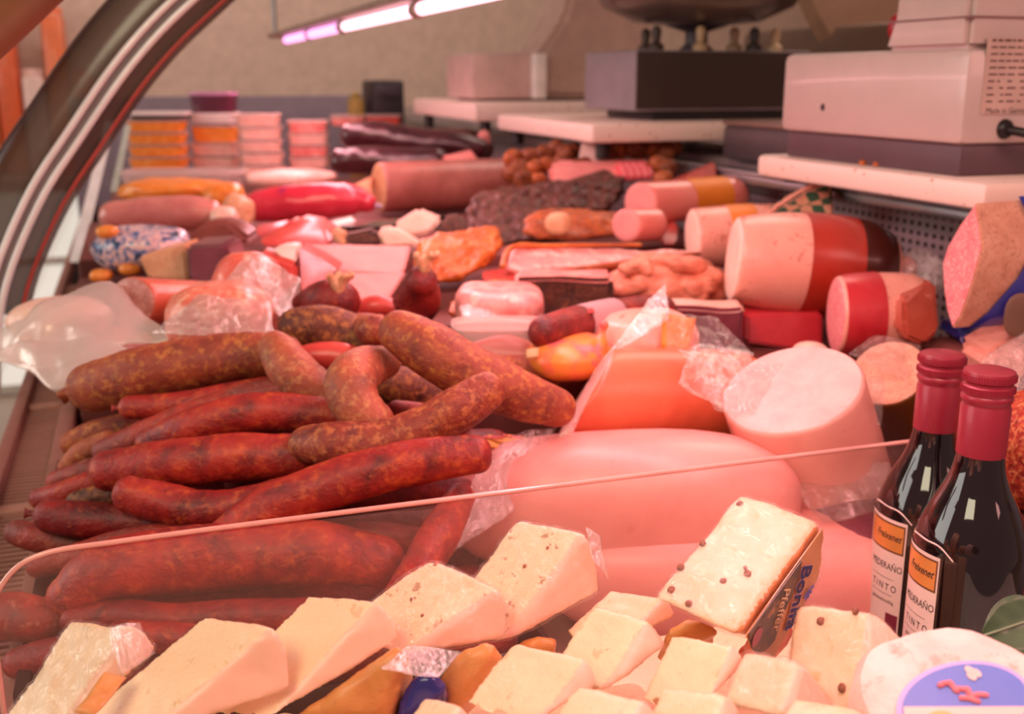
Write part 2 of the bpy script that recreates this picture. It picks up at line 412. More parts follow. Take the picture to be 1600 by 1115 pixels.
salami_fat = meat('fat_flecked_casing', ['5c1d18', '8c3423', '9c4429'], 'd9884a', 60, 150, (.48, .62), .52, .9, .04, spotmix=.5)
knot = meat('casing_tie', ['b56a4a', 'd99a72', 'ecc7a4'], None, 120, rough=.6, bmp=.6)
ham_pink = meat('cooked_ham', ['e28e88', 'ea9c94', 'eea89c'], 'cf5f55', 14, 70, (.64, .8), .42, .08, .15, spotmix=.4, sss=.15, bs=400)
ham_skin = meat('orange_ham_skin', ['c9583a', 'd96a48', 'e07a55'], 'b04a30', 16, 120, (.62, .8), .42, .08, .3, spotmix=.35, bs=500)
bologna = meat('pale_bologna_skin', ['dd9488', 'e6a295', 'ecac9e'], 'c96a5c', 18, 200, (.62, .75), .42, .08, .25, spotmix=.4)
bologna_cut = meat('bologna_cut', ['e8aaa6', 'eeb6b0', 'f2c0ba'], 'dd9a94', 60, 380, (.60, .72), .5, .1, .1, spotmix=.6)
mort_skin = meat('mortadella_skin', ['ef9f8c', 'f4ab98', 'f6b6a2'], 'b8583e', 20, 90, (.60, .66), .4, .05, .3, spotmix=.6)
mort_cut = meat('mortadella_cut', ['efc0ae', 'f4cdbb', 'f8d8c6'], 'd98e7e', 40, 120, (.58, .7), .5, .1, .1, spotmix=.6)
salami_cut = meat('fine_salami_cut', ['e07078', 'ea8488', 'f09a98'], 'f7c8c0', 120, 420, (.52, .62), .5, .15, .1, spotmix=.7)
coarse_cut = meat('coarse_cut', ['b06a60', 'cc8478', 'dca096'], 'f0c4b4', 90, 160, (.5, .66), .5, .3, .1, spotmix=.6)
rind_speck = meat('speckled_casing', ['c98a6e', 'dba084', 'e8b59a'], '8a5236', 60, 420, (.55, .66), .6, .4, .05, spotmix=.6)
red_wax = meat('red_casing', ['b5202c', 'c42a35', 'cf3a40'], 'e06a64', 30, 200, (.62, .76), .35, .08, .4, spotmix=.3)
brick_red = meat('brick_red_wrap', ['a52a1c', 'b53222', 'c03c28'], None, 30, rough=.35, bmp=.05, coat=.4)
liver = meat('liver_sausage_skin', ['8f5246', 'a5645a', 'b87a6c'], 'd99a8a', 20, 160, (.6, .75), .42, .1, .3, spotmix=.35)
blood = meat('blood_sausage_skin', ['2e1016', '3f1820', '52222a'], None, 30, rough=.3, bmp=.15, coat=.5)
smoked = meat('dark_smoked_crust', ['2c1008', '4d2012', '6a3018'], '95502a', 60, 160, (.55, .72), .55, .8, .08, spotmix=.6)
netted = meat('smoked_net_ham', ['35180f', '54281e', '6a3a2a'], '7a4a34', 50, 120, (.55, .72), .5, .5, .1, spotmix=.5)
roast = meat('roasted_rind', ['96420f', 'bd5c16', 'd9782a'], 'eab060', 30, 120, (.58, .74), .42, .4, .2, spotmix=.5)
roast_br = meat('browned_roast', ['7a3414', 'a5501f', 'c0682c'], '4d200c', 40, 130, (.55, .72), .5, .6, .12, spotmix=.6)
rawfat = meat('pale_fat', ['f0b8a4', 'f5c6b2', 'f8d6c4'], 'e08a80', 30, 90, (.58, .72), .4, .15, .25, spotmix=.5)
bacon = meat('pink_bacon', ['d96a66', 'ea8c86', 'f2a89e'], 'f8cfc0', 36, 60, (.5, .64), .4, .2, .25, spotmix=.6)
redmeat = meat('cured_red_meat', ['b5352f', 'c8453c', 'd65a4c'], 'e88a7a', 26, 110, (.58, .72), .4, .2, .3, spotmix=.4)
pinkmeat = meat('pink_cold_cut', ['d9807c', 'e2908a', 'e89c94'], None, 24, rough=.65, bmp=.08, coat=0)
pate = meat('pate_crust', ['c98a62', 'dba47c', 'e6b48c'], 'b0704a', 60, 200, (.58, .72), .6, .3)
pate_dark = meat('dark_pate', ['5c2230', '6e2c3a', '7c3644'], '8f4a52', 30, 200, (.58, .7), .35, .15, .4, spotmix=.5)
cheese = meat('cream_cheese_cut', ['f2cba0', 'f5d2a8', 'f7d8b0'], 'cf945c', 22, 120, (.615, .66), .4, .06, .35, spotmix=.45, bs=150)
cheese_herb = meat('herbed_cheese_cut', ['f2cba0', 'f5d2a8', 'f7d8b0'], 'a8703e', 22, 110, (.60, .64), .4, .08, .4, spotmix=.75, bs=150)
cheese_pep = meat('pepper_cheese_cut', ['eabf94', 'efc89e', 'f2ceaa'], 'd9a25c', 22, 85, (.62, .68), .34, .12, .5, spotmix=.6, bs=120)
cheese_side = meat('cheese_side_pink_lit', ['f2bb9e', 'f4c2a6', 'f6c8ac'], 'c98a62', 22, 150, (.73, .8), .45, .05, .25, spotmix=.5)  # same cheese; the lamp's pink on the cut sides is put into this colour
rind = meat('orange_cheese_rind', ['cf7f3e', 'dd924e', 'e6a562'], 'b0602c', 30, 140, (.62, .78), .38, .15, .45, spotmix=.5)
white_rind = meat('bloomy_rind', ['d9b8ac', 'e6cabf', 'eed8cc'], 'a8765e', 34, 55, (.58, .68), .6, .5, .15, spotmix=.6)
peppercorn = meat('peppercorn_skin', ['6b3a2c', '8a5038', 'a5664a'], None, 300, rough=.6, bmp=.5)
flm = film('cling_film'); flm2 = film('milky_cling_film', .08, edge=.22, milk=.14); bagf = film('clear_bag_film', .09, rough=.16, edge=.25, milk=.12)
hazyf = film('hazy_film', .08, tint=(1, .86, .80, 1), rough=.25, wr=40, st=.3, edge=.2, milk=.40)
cheesefilm = film('tight_cheese_film', .05, rough=.16, wr=140, st=1.0, edge=.15, milk=.02)
steel = plain('brushed_steel', '9a9a9c', .35, .8); grey = plain('grey_panel', '77727a', .5); dgrey = plain('dark_grey_plastic', '4a4048', .5)
black = plain('black_plastic', '1a1214', .4); blackgl = plain('black_glossy_tray', '140c10', .18, coat=.4)
white = plain('white_plastic', 'efe6e2', .4); offw = plain('ivory_enamel', 'ccb8b4', .35, coat=.2, nz=.02); paper = plain('white_paper', 'f2e6de', .7)
plexi_edge = plain('polished_plexi_edge', 'e8a79c', .25, coat=.6)
capred = plain('wine_red_foil', '8a1a30', .42, .1, .15, nz=.03); gold = plain('copper_gold_print', 'd9924a', .4, .3); dark_ink = plain('dark_ink', '2a1a1c', .6); blue_ink = plain('violet_blue_ink', '2c2a66', .5)
labelp = plain('label_paper', 'dcc4bc', .6, nz=.02); redink = plain('red_ink', 'c0302c', .5); orange = plain('orange_paper', 'ee8a2a', .5); yellow = plain('yellow_card', 'f0a84a', .5)
bluefilm = plain('blue_film_band', '2f2f86', .25, coat=.6); leafm = plain('green_leaf', '4f6b4c', .45, coat=.2, nz=.15)
orange_salad = meat('orange_salad', ['e07a1e', 'f08c2c', 'f5a24a'], 'f8c890', 60, 140, (.56, .7), .4, .2, .4, spotmix=.5)
pink_salad = meat('pink_salad', ['eaa89c', 'f2bcae', 'f6cabc'], 'f8e0d4', 50, 140, (.54, .7), .4, .2, .4, spotmix=.5)
tan = plain('tan_enamel', '8f6d55', .5); beige = plain('beige_wall', 'd6bcaa', .8)
for m_ in (cheese, cheese_herb, cheese_pep, rind):                     # taut cling film over the cut faces: crinkled glints
    nt = m_.node_tree; b = nt.nodes['Principled BSDF']; v = coords(nt, stretch=(1, 1, 2.2)); n_ = nt.nodes.new('ShaderNodeBump'); n_.inputs['Strength'].default_value = .9; n_.inputs['Distance'].default_value = .004
    nt.links.new(tex(nt, v, 'n', 170, 3, .6, 1.5), n_.inputs['Height']); nt.links.new(n_.outputs[0], b.inputs['Coat Normal']); b.inputs['Coat Weight'].default_value = .7; b.inputs['Coat Roughness'].default_value = .1
m, nt, b = nm('dark_bottle_glass'); b.inputs['Base Color'].default_value = (.006, .003, .004, 1); b.inputs['Roughness'].default_value = .04; b.inputs['Coat Weight'].default_value = .6; b.inputs['Coat Roughness'].default_value = .02
bump(nt, b, tex(nt, coords(nt), 'n', 25, 1), .08, .003); botglass = m
m, nt, b = nm('terrazzo'); v = coords(nt); b.inputs['Roughness'].default_value = .4
nt.links.new(ramp(nt, tex(nt, v, 'v', 70), [(.0, 'a87a62'), (.11, 'c89a84'), (.16, 'eed8cc')]), b.inputs['Base Color']); terrazzo = m
m, nt, b = nm('perforated_steel'); tc = nt.nodes.new('ShaderNodeTexCoord'); sx = nt.nodes.new('ShaderNodeSeparateXYZ'); nt.links.new(tc.outputs['Object'], sx.inputs[0]); outs = []
for ax, per in ((1, .0125), (2, .0105)):
    a_ = nt.nodes.new('ShaderNodeMath'); a_.operation = 'MULTIPLY'; a_.inputs[1].default_value = 2*math.pi/per; nt.links.new(sx.outputs[ax], a_.inputs[0])
    s_ = nt.nodes.new('ShaderNodeMath'); s_.operation = 'SINE'; nt.links.new(a_.outputs[0], s_.inputs[0]); outs.append(s_)
ad = nt.nodes.new('ShaderNodeMath'); ad.operation = 'ADD'; nt.links.new(outs[0].outputs[0], ad.inputs[0]); nt.links.new(outs[1].outputs[0], ad.inputs[1])
nt.links.new(ramp(nt, ad.outputs[0], [(.72, '97888a'), (.86, '2a2024')]), b.inputs['Base Color']); b.inputs['Roughness'].default_value = .45; b.inputs['Metallic'].default_value = .2; perf = m
m, nt, b = nm('floral_bag_print'); v = coords(nt); b.inputs['Roughness'].default_value = .3; b.inputs['Coat Weight'].default_value = .4
nt.links.new(ramp(nt, tex(nt, v, 'n', 75, 2, .5, 1.2), [(.36, '20324a'), (.44, '3f6fb0'), (.52, 'e8c8c4'), (.62, 'd9b4bc'), (.7, '7a6cae')]), b.inputs['Base Color']); floral = m
m, nt, b = nm('green_checked_cloth'); tc = nt.nodes.new('ShaderNodeTexCoord'); ck = nt.nodes.new('ShaderNodeTexChecker'); ck.inputs['Scale'].default_value = 75; nt.links.new(tc.outputs['Object'], ck.inputs[0])
ck.inputs[1].default_value = rgb('e8b090'); ck.inputs[2].default_value = rgb('3f6a50'); nt.links.new(ck.outputs[0], b.inputs['Base Color']); checked = m
m, nt, b = nm('pink_striped_wrap'); v = coords(nt, rand=False); wv = nt.nodes.new('ShaderNodeTexWave'); wv.inputs['Scale'].default_value = 30; nt.links.new(v, wv.inputs[0])
nt.links.new(ramp(nt, wv.outputs['Fac'], [(.3, 'ef5a68'), (.6, 'f88a90')]), b.inputs['Base Color']); b.inputs['Coat Weight'].default_value = .4; stripe = m
def clearpanel(name, dens, col, rough):
    m, nt, b = nm(name); b.inputs['Base Color'].default_value = rgb(col); b.inputs['Roughness'].default_value = rough
    tr = nt.nodes.new('ShaderNodeBsdfTransparent'); ms = nt.nodes.new('ShaderNodeMixShader'); ms.inputs[0].default_value = dens
    nt.links.new(tr.outputs[0], ms.inputs[1]); nt.links.new(b.outputs[0], ms.inputs[2]); nt.links.new(ms.outputs[0], nt.nodes['Material Output'].inputs[0]); return m
plexi = clearpanel('clear_plexi', .06, 'f0c0b4', .08); smoky = clearpanel('smoky_acrylic', .74, '665448', .2); glassp = clearpanel('case_glass', .10, 'e8e6dc', .05); tubp = clearpanel('clear_tub_plastic', .35, 'f4dcd4', .2)
pinktube = glow('pink_fluorescent_tube', 'ffc4d4', 2.4); magtube = glow('magenta_fluorescent_tube', 'f5a8e8', 1.8)

# ---------------------------------------------------------------- the room
Z = lambda z: ZC+z
S(bounds_box('floor', (-4, 4), (-1.5, 4.8), (-1.30, -1.25), plain('floor_tile', 'b9a698', .5), bev=0))
S(bounds_box('wall_back', (-4, 4), (4.7, 4.8), (-1.25, 1.7), beige, bev=0))
S(bounds_box('wall_right', (3.9, 4.0), (-1.5, 4.7), (-1.25, 1.7), beige, bev=0))
S(bounds_box('ceiling', (-4, 4), (2.4, 4.8), (1.7, 1.76), plain('ceiling_paint', 'a89484', .9), bev=0))
w1 = S(bounds_box('window_1', (-1.6, -.18), (4.64, 4.695), (-1.245, -.40), plain('pale_window_frame', 'd8d2c8', .6), bev=.004))
bounds_box('pane', (-1.54, -.20), (4.62, 4.638), (-1.2, -.44), glow('daylit_window', 'd9d6cc', .75), w1, bev=0)
bounds_box('glazing_bar', (-.72, -.68), (4.605, 4.62), (-1.2, -.44), MATS['pale_window_frame'], w1, bev=.003)
bounds_box('glazing_bar', (-1.54, -.24), (4.605, 4.62), (-.72, -.69), MATS['pale_window_frame'], w1, bev=.003)

# orange and pale packets on a wall shelf beyond the glass
sh = T(bounds_box('wall_shelf', (-1.5, -.13), (4.4, 4.69), (-.375, -.355), plain('shelf_board', 'c9a58c', .6)), 'pale wall shelf above the bright window beyond the curved glass', 'shelf')
bounds_box('bracket', (-.62, -.60), (4.45, 4.69), (-.399, -.375), MATS['shelf_board'], sh)
bounds_box('bracket', (-1.3, -1.28), (4.45, 4.69), (-.399, -.375), MATS['shelf_board'], sh)
pk = [(-.60, .62, 'e8763a', 'tall bright orange'), (-.515, .54, 'f0905c', 'short peach-orange'), (-.43, .60, 'e06234', 'deep orange'), (-.345, .36, 'e6c4b8', 'low white'), (-.26, .58, 'e87440', 'narrow orange'), (-.175, .36, 'd9603a', 'brick orange'), (-.70, .5, 'e08050', 'pale orange'), (-.87, .6, 'f0b090', 'tall pale peach'), (-.99, .5, 'e0703a', 'plain orange'), (-1.11, .4, 'd9b0a0', 'dull beige')]
for i, (x, h, c, adj) in enumerate(pk):
    o = bounds_box('bag_of_snacks', (x-.040, x+.040), (4.46, 4.60), (-.354, -.354+h), plain('packet_%d' % i, c, .4, coat=.3), bev=.02)
    bounds_box('folded_top', (x-.036, x+.036), (4.52, 4.54), (-.354+h-.004, -.354+h+.02), MATS['packet_%d' % i], o)
    T(o, adj+' packet standing on the shelf beyond the curved glass', 'packet', 'packets on the shelf beyond the glass')

# ---------------------------------------------------------------- the display case
case = root('deli_display_case', (.3, 1.6, Z(-1.25))); T(case, 'long refrigerated meat counter with curved glass front, plated deck and pierced steel back', 'display case')
bounds_box('base_cabinet', (-.15, .82), (.08, 3.3), (-1.25, -.47), grey, case)
bounds_box('cheese_deck', (-.15, .82), (.08, .585), (-.469, -.46), white, case)
bounds_box('meat_deck', (-.085, .80), (.585, 3.3), (-.469, -.40), plain('deck_plate', 'b08a80', .4, .2), case)
bounds_box('side_kerb', (-.150, -.137), (.585, 3.3), (-.469, -.345), plain('kerb_plate', '9c6a60', .4), case)
bounds_box('inner_kerb', (-.103, -.086), (.585, 3.3), (-.40, -.350), MATS['kerb_plate'], case)
bounds_box('pierced_back', (.80, .82), (.585, 3.3), (-.40, -.13), perf, case, bev=0)
bounds_box('end_panel', (-.17, .66), (3.28, 3.3), (-.40, -.055), plain('mauve_grey_panel', '8a7c8a', .5), case)
bounds_box('steel_ledge', (.745, .80), (.585, 3.3), (-.136, -.124), steel, case, bev=.003)
bounds_box('ledge_lip', (.741, .749), (.585, 3.3), (-.124, -.119), steel, case, bev=.002)
g = root('air_grille', (-.125, 1.2, Z(-.37))); g.parent = case; g.location = Vector((-.125, 1.2, Z(-.37)))-Vector(case['_o'])
bounds_box('grille_bed', (-.137, -.103), (.62, 2.6), (-.385, -.37), plain('grille_shadow', '2a1614', .8), g, bev=0)
sl = None
for k in range(150):
    y = .66+k*.0092
    if k % 34 in (30, 31, 32):
        if k % 34 == 31: bounds_box('cross_bar', (-.137, -.103), (y-.007, y+.010), (-.37, -.352), plain('grille_bar', 'c08a7c', .4) if 'grille_bar' not in MATS else MATS['grille_bar'], g, bev=.002)
        continue
    if sl is None:
        sl = bounds_box('slat', (-.137, -.103), (y-.0024, y+.0024), (-.37, -.355), plain('grille_slat', 'a8786c', .45), g, bev=0); y0 = y
    else:
        c = sl.copy(); COL.objects.link(c); c.parent = g; c.location = (0, y-y0, 0)
# riser boards that lift the goods towards the back and the service side
RIS = plain('riser_board', '7a403a', .6)
def riser(x, y, z, label): T(bounds_box('display_riser', x, y, z, RIS, bev=.004), label, 'riser')

riser((.25, .735), (.87, 1.00), (-.40, -.258), 'low brownish-red riser board under the labelled sausage')
riser((.10, .735), (1.035, 1.12), (-.40, -.243), 'brownish-red riser board under the bacon slab')
riser((.08, .735), (1.121, 1.26), (-.40, -.226), 'brownish-red riser board under the golden smoked ham')
riser((-.08, .079), (1.20, 1.40), (-.40, -.236), 'brownish-red riser board under the flowered bag')
riser((.10, .735), (1.261, 1.42), (-.40, -.212), 'brownish-red riser board under the speck pieces')
riser((-.08, .735), (1.421, 1.80), (-.40, -.218), 'brownish-red riser board under the liver sausage')
riser((-.06, .735), (1.801, 2.75), (-.40, -.245), 'brownish-red riser board under the stacked tubs')
riser((.525, .79), (.50, .594), (-.46, -.286), 'brownish-red riser board under the red-peppered ham')
riser((.615, .795), (.64, .865), (-.40, -.254), 'brownish-red riser board under the crimson-banded sausage')
riser((.640, .795), (.665, .765), (-.2535, -.222), 'small riser board under the big salami half')
# service counter and what stands on it
ct = T(bounds_box('service_counter', (.83, 1.7), (.3, 4.3), (-.160, -.118), plain('counter_top', '8d7f80', .4)), 'grey service counter behind the meat case under the scales', 'counter')
bounds_box('counter_front', (.84, 1.66), (.35, 4.28), (-1.25, -.160), grey, ct)

def stone_slab(x, y, z, lab):
    o = T(bounds_box('stone_slab', x, y, z, terrazzo, bev=.006), lab, 'slab')
    for a in (x[0]+.03, x[1]-.03):
        for b_ in (y[0]+.03, y[1]-.03): lathe('rubber_foot', (a, b_, Z(-.118)), [(.009, 0), (.011, .002), (.011, z[0]+.118)], black, o, 12)
    return o
stone_slab((.682, 1.10), (.755, 1.125), (-.1125, -.088), 'speckled white stone slab under the nearest scale')
stone_slab((.615, 1.02), (1.46, 1.90), (-.093, -.066), 'ivory stone slab under the dark grey box')
stone_slab((.62, 1.05), (2.05, 2.55), (-.085, -.050), 'thin pale slab under the farthest white scale')

# nearest scale: cream enamel body with a column
sc = T(bounds_box('shop_scale', (.708, 1.02), (.805, 1.10), (-.060, .024), offw, bev=.008), 'cream enamelled shop scale with a column and a dark base, nearest of the scales', 'scale')
bounds_box('base_plinth', (.714, 1.01), (.81, 1.092), (-.088, -.060), plain('scale_plinth', '584048', .5), sc)
poly = [(.808, .022), (.808, .30), (.905, .30), (.912, .055), (.926, .022)]
solid('column', [Vector((.7075, y, Z(z))) for y, z in poly], Vector((.29, 0, 0)), offw, sc, bev=.006)
box('seam', (.853, .8635, Z(.050)), (.2916, .1125, .0022), plain('seam_line', '8f6a68', .6), sc, bev=0)  # darker joint line across the column
lathe('screw_hole', (.7085, 1.018, Z(-.032)), [(.0042, 0), (.0036, .0009)], black, sc, 16, axis=Vector((-1, 0, 0)))
lathe('red_knob', (.745, .938, Z(.046)), [(.014, 0), (.016, .004), (.016, .010), (.011, .014)], plain('red_plastic', 'a01526', .35), sc, 20, axis=Vector((0, 1, 0)))
rp = box('rating_plate', (.790, .8042, Z(.0)), (.128, .001, .066), plain('rating_plate_foil', 'd2b4aa', .5), sc, bev=0)
tx = Vector((1, 0, 0)); tz = UP
flat_text('lettering', 'Made in Germany', .0072, Vector((.757, .8035, Z(-.030))), tx, tz, dark_ink, rp)
rr = random.Random(3)
vv = []; ff = []
for i in range(10):                                                   # the small print, too fine to read
    zz = Z(.0305-i*.0058); x = .730
    while x < .730+(.05 if 0 < i < 4 else .088)*(1 if i else .85):
        w_ = rr.uniform(.003, .010); n0 = len(vv); hh = .0007 if i else .0010
        vv += [(x, .8034, zz-hh), (x+w_, .8034, zz-hh), (x+w_, .8034, zz+hh), (x, .8034, zz+hh)]; ff.append((n0, n0+1, n0+2, n0+3)); x += w_+rr.uniform(.0015, .009 if i > 4 else .002)
mk('small_print', vv, ff, plain('faded_ink', '6a4a4a', .6), rp, False)
vs, fs, *_ = tube_mesh([(.755, .806, Z(-.046), .0042), (.764, .790, Z(-.049), .0042), (.785, .775, Z(-.056), .004), (.84, .765, Z(-.07), .0045), (.95, .775, Z(-.083), .0045)], nr=10, amp=0)
mk('power_cord', vs, fs, black, sc)
lathe('cord_grommet', (.755, .8045, Z(-.046)), [(.009, 0), (.008, .003), (.006, .005)], black, sc, 18, axis=Vector((0, -1, 0)))
sc.location.x -= .014
for i, (x, y) in enumerate([(.702, .93), (.700, .95)]):
    lump('crumb', Vector((x, y, Z(-.0855))), (.004, .005, .0028), roast, ['orange crumb on the stone slab, nearer to the scale corner', 'orange crumb on the stone slab, farther along the scale base'][i], 'crumb', 'crumbs by the scale', sub=2)

# dark grey boxy scale on the second slab
s2 = T(bounds_box('counter_scale', (.715, 1.02), (1.535, 1.735), (-.052, .038), plain('mid_grey_enamel', '8f848c', .45), bev=.004), 'dark grey boxy scale with a pan on the ivory slab', 'scale')
bounds_box('dark_side_sheet', (.717, 1.018), (1.531, 1.536), (-.048, .036), plain('umber_side', '33231c', .6), s2, bev=.001)  # thin sheet making the side towards the viewer darker
bounds_box('plinth', (.75, 1.0), (1.545, 1.72), (-.066, -.052), black, s2)
lathe('pan_post', (.86, 1.62, Z(.038)), [(.03, 0), (.018, .012), (.018, .03), (.05, .04)], dgrey, s2, 20)
lathe('weighing_pan', (.86, 1.62, Z(.076)), [(.03, 0), (.10, .008), (.15, .03), (.165, .06), (.160, .062), (.14, .034), (.09, .016), (.01, .010)], plain('pan_steel', '7a6a60', .3, .6), s2, 36)
for i, (x, y) in enumerate([(.76, 1.56), (.83, 1.55), (.93, 1.56), (.98, 1.58), (.79, 1.66), (.9, 1.57)]):
    lathe('pan_clamp', (x, y, Z(.038)), [(.012, 0), (.012, .008), (.006, .012), (.008, .03), (.004, .036)], plain('clamp_%d' % i, ['3a2a24', 'b59a78', '2a2020', 'c9b08a', '4a3830', '8a7058'][i], .5), s2, 12)
# slicer and tan machine behind it
ms = T(bounds_box('meat_slicer', (1.22, 1.69), (1.45, 2.2), (-.118, .02), plain('umber_machine', '4a382e', .5), bev=.02), 'large brown and tan slicing machine behind the scales', 'slicer')
lathe('blade_guard', (1.52, 1.86, Z(.21)), [(.05, 0), (.30, .02), (.335, .05), (.33, .09), (.22, .12), (.02, .13)], tan, ms, 44, axis=Vector((-.2, -.9, .35)))
bounds_box('carriage', (1.22, 1.69), (1.6, 2.1), (.02, .09), plain('slicer_brown', '6a5446', .5), ms, bev=.015)  # carriage in a lighter brown than the machine body
bounds_box('drip_tray', (.80, 1.1), (1.16, 1.42), (-.116, -.066), plain('slate_tray', '55464a', .45), None, bev=.01)
T(bpy.data.objects['drip_tray'], 'low slate grey tray between the two nearer scales', 'tray')
bounds_box('tray_lip', (.80, 1.1), (1.16, 1.42), (-.068, -.061), plain('slate_lip', '8a6a60', .4), bpy.data.objects['drip_tray'], bev=.003)

# farthest white scale with a slanted neck
s3 = T(bounds_box('platform_scale', (.66, .80), (2.20, 2.40), (-.046, .046), plain('pinkish_enamel', 'd8b8b2', .4), bev=.008), 'pinkish white scale with slanted neck on the farthest slab', 'scale')
poly = [(.80, -.045), (.80, .04), (.86, .12), (.90, .30), (1.06, .30), (1.06, -.045)]
solid('slanted_neck', [Vector((x, 2.20, Z(z))) for x, z in poly], Vector((0, .16, 0)), plain('neck_enamel', 'bfa195', .4), s3, bev=.012)
bounds_box('white_edge', (.786, .812), (2.17, 2.2), (-.045, .045), white, s3)
bounds_box('dark_base', (.68, 1.02), (2.22, 2.38), (-.050, -.0455), black, s3)
lathe('neck_pan', (.98, 2.1, Z(.30)), [(.05, 0), (.16, .01), (.18, .04), (.17, .042), (.05, .02)], MATS['pan_steel'], s3, 30)
bx = T(bounds_box('card_reader', (.56, .64), (2.72, 2.86), (-.112, -.01), plain('dark_slate', '262228', .5), bev=.008), 'dark slate box with a screen at the far counter end', 'box')
bounds_box('screen', (.57, .63), (2.715, 2.722), (-.05, -.018), plain('dim_screen', '3f3a44', .3), bx)
bounds_box('tray_stand', (.56, .64), (2.72, 2.86), (-.40, -.112), MATS['dark_slate'], bx)
yl = T(bounds_box('yellow_block', (.51, .545), (2.75, 2.80), (-.40, -.052), plain('ochre_block', '9a8440', .6), bev=.006), 'small ochre post beside the dark slate box', 'post')
lathe('knob', (.5275, 2.775, Z(-.052)), [(.01, 0), (.015, .006), (.004, .014)], MATS['ochre_block'], yl, 14)

# tube lamp along the case
lz = .0736
lamp = T(bounds_box('case_lamp', (.300, .332), (.12, 2.62), (.0835, .094), plain('lamp_housing', 'a08c80', .5), bev=.004), 'long slim canopy lamp with pink fluorescent tubes over the meat', 'lamp')
for (a, b_, mt) in [(2.10, 2.42, magtube), (1.76, 2.08, magtube), (1.28, 1.73, pinktube), (.80, 1.255, pinktube), (.3, .78, pinktube)]:
    t = lathe('tube', (.316, a, Z(lz)), [(.004, 0), (.0075, .006), (.0075, b_-a-.006), (.004, b_-a)], mt, lamp, 14, axis=Vector((0, 1, 0)))
    for e in (a-.012, b_): lathe('tube_holder', (.316, e, Z(lz)), [(.009, 0), (.010, .003), (.009, .012)], MATS['lamp_housing'], t, 14, axis=Vector((0, 1, 0)))
for y in (.15, 2.6): lathe('hanger', (.316, y, Z(.094)), [(.006, 0), (.005, .01), (.005, 1.60)], steel, lamp, 10)

# curved glass at the customer side: smoky rib with polished strips, glass beyond it
prof = [(-.176, -.345), (-.158, -.235), (-.112, -.135), (-.060, -.060), (.000, .018), (.065, .082), (.155, .150), (.30, .20)]
pc = [Vector((x, 0, Z(z))) for x, z, in [(p[0], p[1]) for p in crom(prof, 6)]]
def strip(name, o0, o1, y0, y1, mat, parent, k0=0, k1=None):
    pts = pc[k0:k1]; vs = []; n = len(pts)
    for i, p in enumerate(pts):
        t = (pts[min(i+1, n-1)]-pts[max(i-1, 0)]).normalized(); nn = Vector((t.z, 0, -t.x))      # towards the inside of the case
        for o in (o0, o1):
            for y in (y0, y1): vs.append(p+nn*o+Vector((0, y, 0)))
    fs = []
    for i in range(n-1):
        a = i*4; b = a+4
        fs += [(a, b, b+1, a+1), (a+2, a+3, b+3, b+2), (a, a+2, b+2, b), (a+1, b+1, b+3, a+3)]
    fs += [(0, 1, 3, 2), ((n-1)*4, (n-1)*4+2, (n-1)*4+3, (n-1)*4+1)]
    return mk(name, vs, fs, mat, parent, True)
rib = root('curved_glass_front', (-.16, 1.3, Z(-.345))); rib.parent = case; rib.location = Vector(rib['_o'])-Vector(case['_o'])
strip('smoky_rib', -.055, .034, 1.300, 1.306, smoky, rib, 5)
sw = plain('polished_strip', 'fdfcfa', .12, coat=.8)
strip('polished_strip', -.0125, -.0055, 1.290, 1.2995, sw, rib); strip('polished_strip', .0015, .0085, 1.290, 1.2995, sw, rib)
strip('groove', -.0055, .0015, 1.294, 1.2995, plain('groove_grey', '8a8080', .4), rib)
strip('red_reflection', .024, .028, 1.294, 1.2995, plain('red_reflection', 'b5443c', .4), rib, 5)  # red reflection beside the rib, drawn as a thin coloured strip
strip('rim_line', -.055, -.052, 1.294, 1.2995, plain('dark_rim', '4a3430', .4), rib, 5)
strip('glass_pane', -.002, .002, 1.306, 3.28, glassp, rib)
for a, b_, w, mt in [((172, 190), (118, 410), 16, sw), ((200, 195), (178, 300), 10, plain('greenish_streak', 'b9c4b8', .2, coat=.5))]:
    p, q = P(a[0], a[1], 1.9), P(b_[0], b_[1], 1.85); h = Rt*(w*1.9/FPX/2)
    solid('reflection_streak', [p-h, p+h, q+h*1.2, q-h*1.2], Vector((0, .008, 0)), mt, rib, bev=.001)  # pale reflections in the glass, modelled as solid strips
tr = T(root('canopy_edge', (.0, .9, Z(.1))), 'dark brown wooden canopy edge at the glass top', 'canopy')
vs, fs, *_ = tube_mesh([tuple(P(*q))+(.017,) for q in ((-230,200,.70),(-130,100,.74),(-20,5,.78),(90,-90,.82),(250,-200,.86))], nr=16, amp=0)
mk('wooden_rail', vs, fs, plain('brown_wood', '6a4026', .5, nz=.15), tr)
mk('rail_bead', [v+Vector((.010, -.004, -.012)) for v in vs], fs, plain('brown_bead', '8a5636', .5), tr)

# plexi divider
px_ = [(-.095, -.398), (-.095, -.290), (-.0905, -.270), (-.070, -.2535), (.60, -.250), (.60, -.398)]
dv = T(solid('plexi_divider', [Vector((x, .598, Z(z))) for x, z in px_], Vector((0, .004, 0)), plexi, bev=.0005, seg=1), 'clear plexi divider standing between the cheeses and the sausages', 'divider')
ex = [(-.0952, -.39, .0), (-.0952, -.290, 0), (-.0907, -.270, 0), (-.070, -.2528, 0), (-.02, -.2500, 0), (.1, -.2495, 0), (.35, -.2495, 0), (.60, -.2495, 0)]
vs, fs, *_ = tube_mesh([(x, .600, Z(z), .0016) for x, z, _ in ex], nr=10, amp=0)
mk('polished_edge', vs, fs, plexi_edge, dv)

